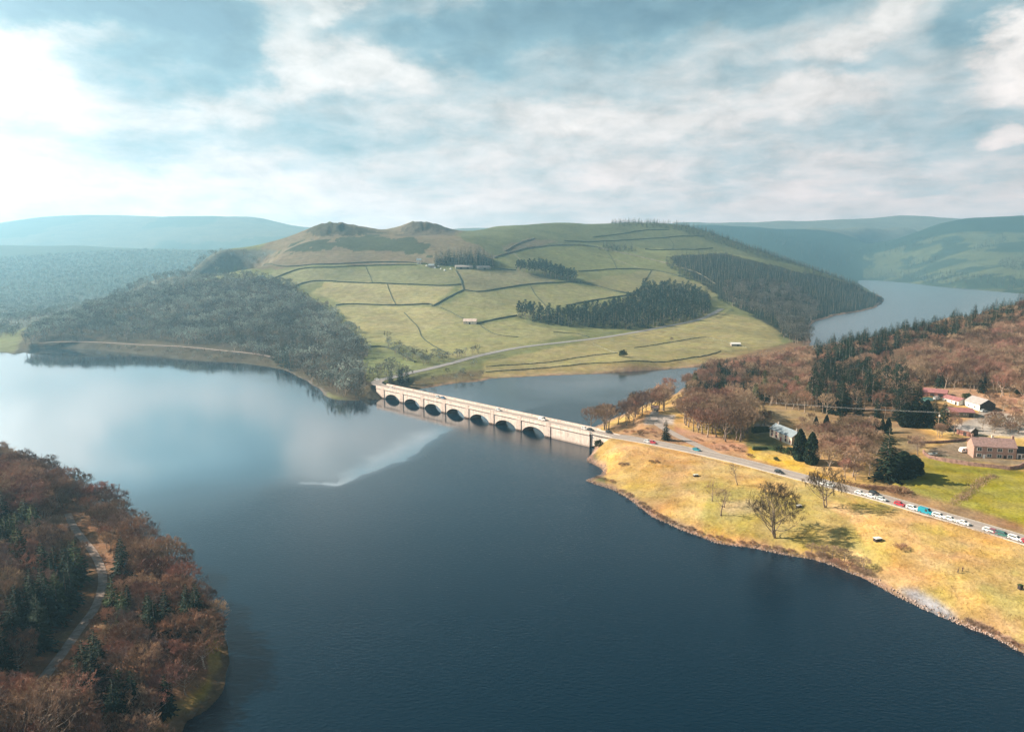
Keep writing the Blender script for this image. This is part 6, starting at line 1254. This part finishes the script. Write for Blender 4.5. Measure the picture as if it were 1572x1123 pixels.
SB = [(955, 716), (962, 715), (1000, 712), (1008, 711), (940, 742), (928, 738), (918, 735), (955, 757), (966, 764), (985, 776), (992, 783), (1003, 789), (1012, 795), (1020, 799), (1032, 805), (1045, 810), (1058, 815), (1075, 821), (1090, 826), (1105, 829), (1120, 833), (1140, 836), (1155, 837), (1175, 842), (1195, 846), (1215, 850), (1240, 856), (1262, 860), (1285, 868), (1300, 874), (1318, 880), (1330, 884), (1500, 962), (1515, 969), (1530, 976), (1545, 984), (1558, 992), (1568, 997), (1488, 957)]
for (x, y) in SB:
    p = on(x, y - 1.5); big = 1250 < x < 1335; plant('tanscrub' if rng.random() < .5 else 'scrub', p[0], p[1], rng.uniform(1.1, 1.9) * (1.7 if big else 1), 'low brown scrub bush at the water edge of the golden meadow', 'scrub bushes along the meadow shore')
for (x, y) in [(1262, 856), (1278, 858), (1296, 862), (1312, 872), (1246, 850), (1325, 876)]:
    p = on(x, y); plant('tan', p[0], p[1], rng.uniform(3.2, 5), 'waist high bare bush above the shore right of the biggest tree', 'bare bushes above the shore right of the biggest tree', wide=1.5)
for _ in range(46):                                                     # bracken and bramble on the banks
    reg = [[(935, 668), (1000, 655), (1012, 668), (1000, 672), (950, 664)], [(1050, 668), (1090, 680), (1150, 690), (1180, 700), (1150, 706), (1090, 692)], [(1300, 745), (1380, 748), (1420, 764), (1340, 752)]][_ % 3]
    while True:
        x, y = rng.uniform(935, 1420), rng.uniform(655, 766)
        if inpoly(np.array([x]), np.array([y]), reg)[0]: break
    p = on(x, y); r_ok = all(roaddist(np.array([p[0]]), np.array([p[1]]), RMAP[q_])[0][0] > RMAP[q_]['w'] + 2.5 for q_ in ('main_road', 'side_road'))
    if r_ok: plant('scrub', p[0], p[1], rng.uniform(.9, 1.8), 'low russet bramble bush on the bank above the main road', 'russet brambles above the main road')
specimen('bare_tree', 'huge round tan bare tree at the bottom left corner of the picture', 62, 1165, bare_tree(13, 14, 511, ntw=14000, tw=.035, trunk_h=.1, limbs=22, brn=800, tl=.55, k=6), m_bark, m_tw_tan)
specimen('bare_tree', 'round grey brown bare tree at the left picture edge below the dark conifers', 28, 1032, bare_tree(10, 10, 512, ntw=9000, tw=.035, trunk_h=.15, limbs=16, brn=500, tl=.55, k=6), m_bark, m_tw_red)
# stones along the slipway and shore: countless
V = []; m1 = MB(); rs = np.random.default_rng(5); cnt = 2600
i = rs.integers(0, len(LS) - 1, cnt * 3); f = rs.random((cnt * 3, 1)); c = LS[i] * (1 - f) + LS[i + 1] * f; c = c + rs.normal(size=c.shape) * 1.1; m_ = (np.hypot(c[:, 0], c[:, 1]) < 520) & (c[:, 1] > 100) & (c[:, 0] > 20); c = c[m_][:cnt]; d_ = shore(c[:, 0], c[:, 1]); c = c[(d_ > -.6)]
z = ground(c[:, 0], c[:, 1]); base = np.array([(1, 0, 0), (-.5, .8, 0), (-.5, -.8, 0), (0, 0, .8), (.1, .1, -.6)])
for k in range(len(c)):
    s_ = rs.uniform(.15, .5); Q = base * s_ * rs.uniform(.6, 1.3, (5, 3)); m1.add(Q + [c[k, 0], c[k, 1], z[k] + .05], [(0, 1, 3), (1, 2, 3), (2, 0, 3), (1, 0, 4), (2, 1, 4), (0, 2, 4)])
m1.build('shore_stones', simple('shore_stone', (.38, .29, .25), .25, 1.2), None, kind='stuff')
# tussocks of rough grass over the meadow: countless
def tufts(poly, step, seed, mat, h, name, spread_=.5):
    P = wood_pts(poly, step, 60, 620, seed, .8, wob=6, minshore=.8); P = P[fbm(P[:, 0] / 9, P[:, 1] / 9, 3, seed) > -.08]; n_ = len(P); rep = 7; Q = np.repeat(P, rep, 0); Q[:, :2] += rng.normal(size=(len(Q), 2)) * spread_; Q[:, 2] = ground(Q[:, 0], Q[:, 1]) - .03
    m1 = MB(); spikes(m1, Q, unit(rng.normal(size=Q.shape) * .5 + [0, 0, .8]), h * rng.uniform(.5, 1.4, len(Q)), .16); return m1.build(name, mat, None, kind='stuff')
m_tuft = simple('dry_grass', (.47, .335, .17), .2, .15, .95, .05); m_tuftb = simple('rough_grass', (.30, .215, .085), .25, .15, .95, .05)
MEAD = [(905, 700), (930, 690), (1000, 692), (1066, 704), (1135, 722), (1214, 745), (1349, 778), (1424, 800), (1499, 822), (1600, 850), (1700, 1000), (1572, 1003), (1474, 956), (1320, 882), (1200, 849), (1100, 831), (1010, 795), (925, 735)]
tufts(MEAD, 2.6, 71, m_tuft, .38, 'rough_grass'); tufts(MEAD, 3.4, 73, m_tuftb, .5, 'rough_grass')
# undergrowth on the near left hill
P = wood_pts(LW_poly, 4.2, 90, 420, 75, .9, wob=2, minshore=1.0); n_ = len(P); rep = 12; Q = np.repeat(P, rep, 0); Q[:, :2] += rng.normal(size=(len(Q), 2)) * .9; Q[:, 2] = ground(Q[:, 0], Q[:, 1]) - .05
m1 = MB(); spikes(m1, Q, unit(rng.normal(size=Q.shape) * .6 + [0, 0, .7]), .9 * rng.uniform(.4, 1.5, len(Q)), .12); m1.build('undergrowth', m_tw_or, None, kind='stuff')
# ------------------------------------------------------------------ the air
me = bpy.data.meshes.new('haze'); x0, x1, y0, y1, z0, z1 = -7200., 7200., -900., 8000., -6., 560.
me.from_pydata([(x0, y0, z0), (x1, y0, z0), (x1, y1, z0), (x0, y1, z0), (x0, y0, z1), (x1, y0, z1), (x1, y1, z1), (x0, y1, z1)], [], [(0, 3, 2, 1), (4, 5, 6, 7), (0, 1, 5, 4), (1, 2, 6, 5), (2, 3, 7, 6), (3, 0, 4, 7)])
m = bpy.data.materials.new('haze'); m.use_nodes = True; t = m.node_tree; t.nodes.clear()
out = t.nodes.new('ShaderNodeOutputMaterial'); pv = t.nodes.new('ShaderNodeVolumePrincipled')
pv.inputs['Color'].default_value = (.38, .75, 1.0, 1); pv.inputs['Density'].default_value = HAZE; pv.inputs['Anisotropy'].default_value = .45
t.links.new(pv.outputs[0], out.inputs['Volume'])
o = link('haze', me, m, kind='stuff'); me.materials
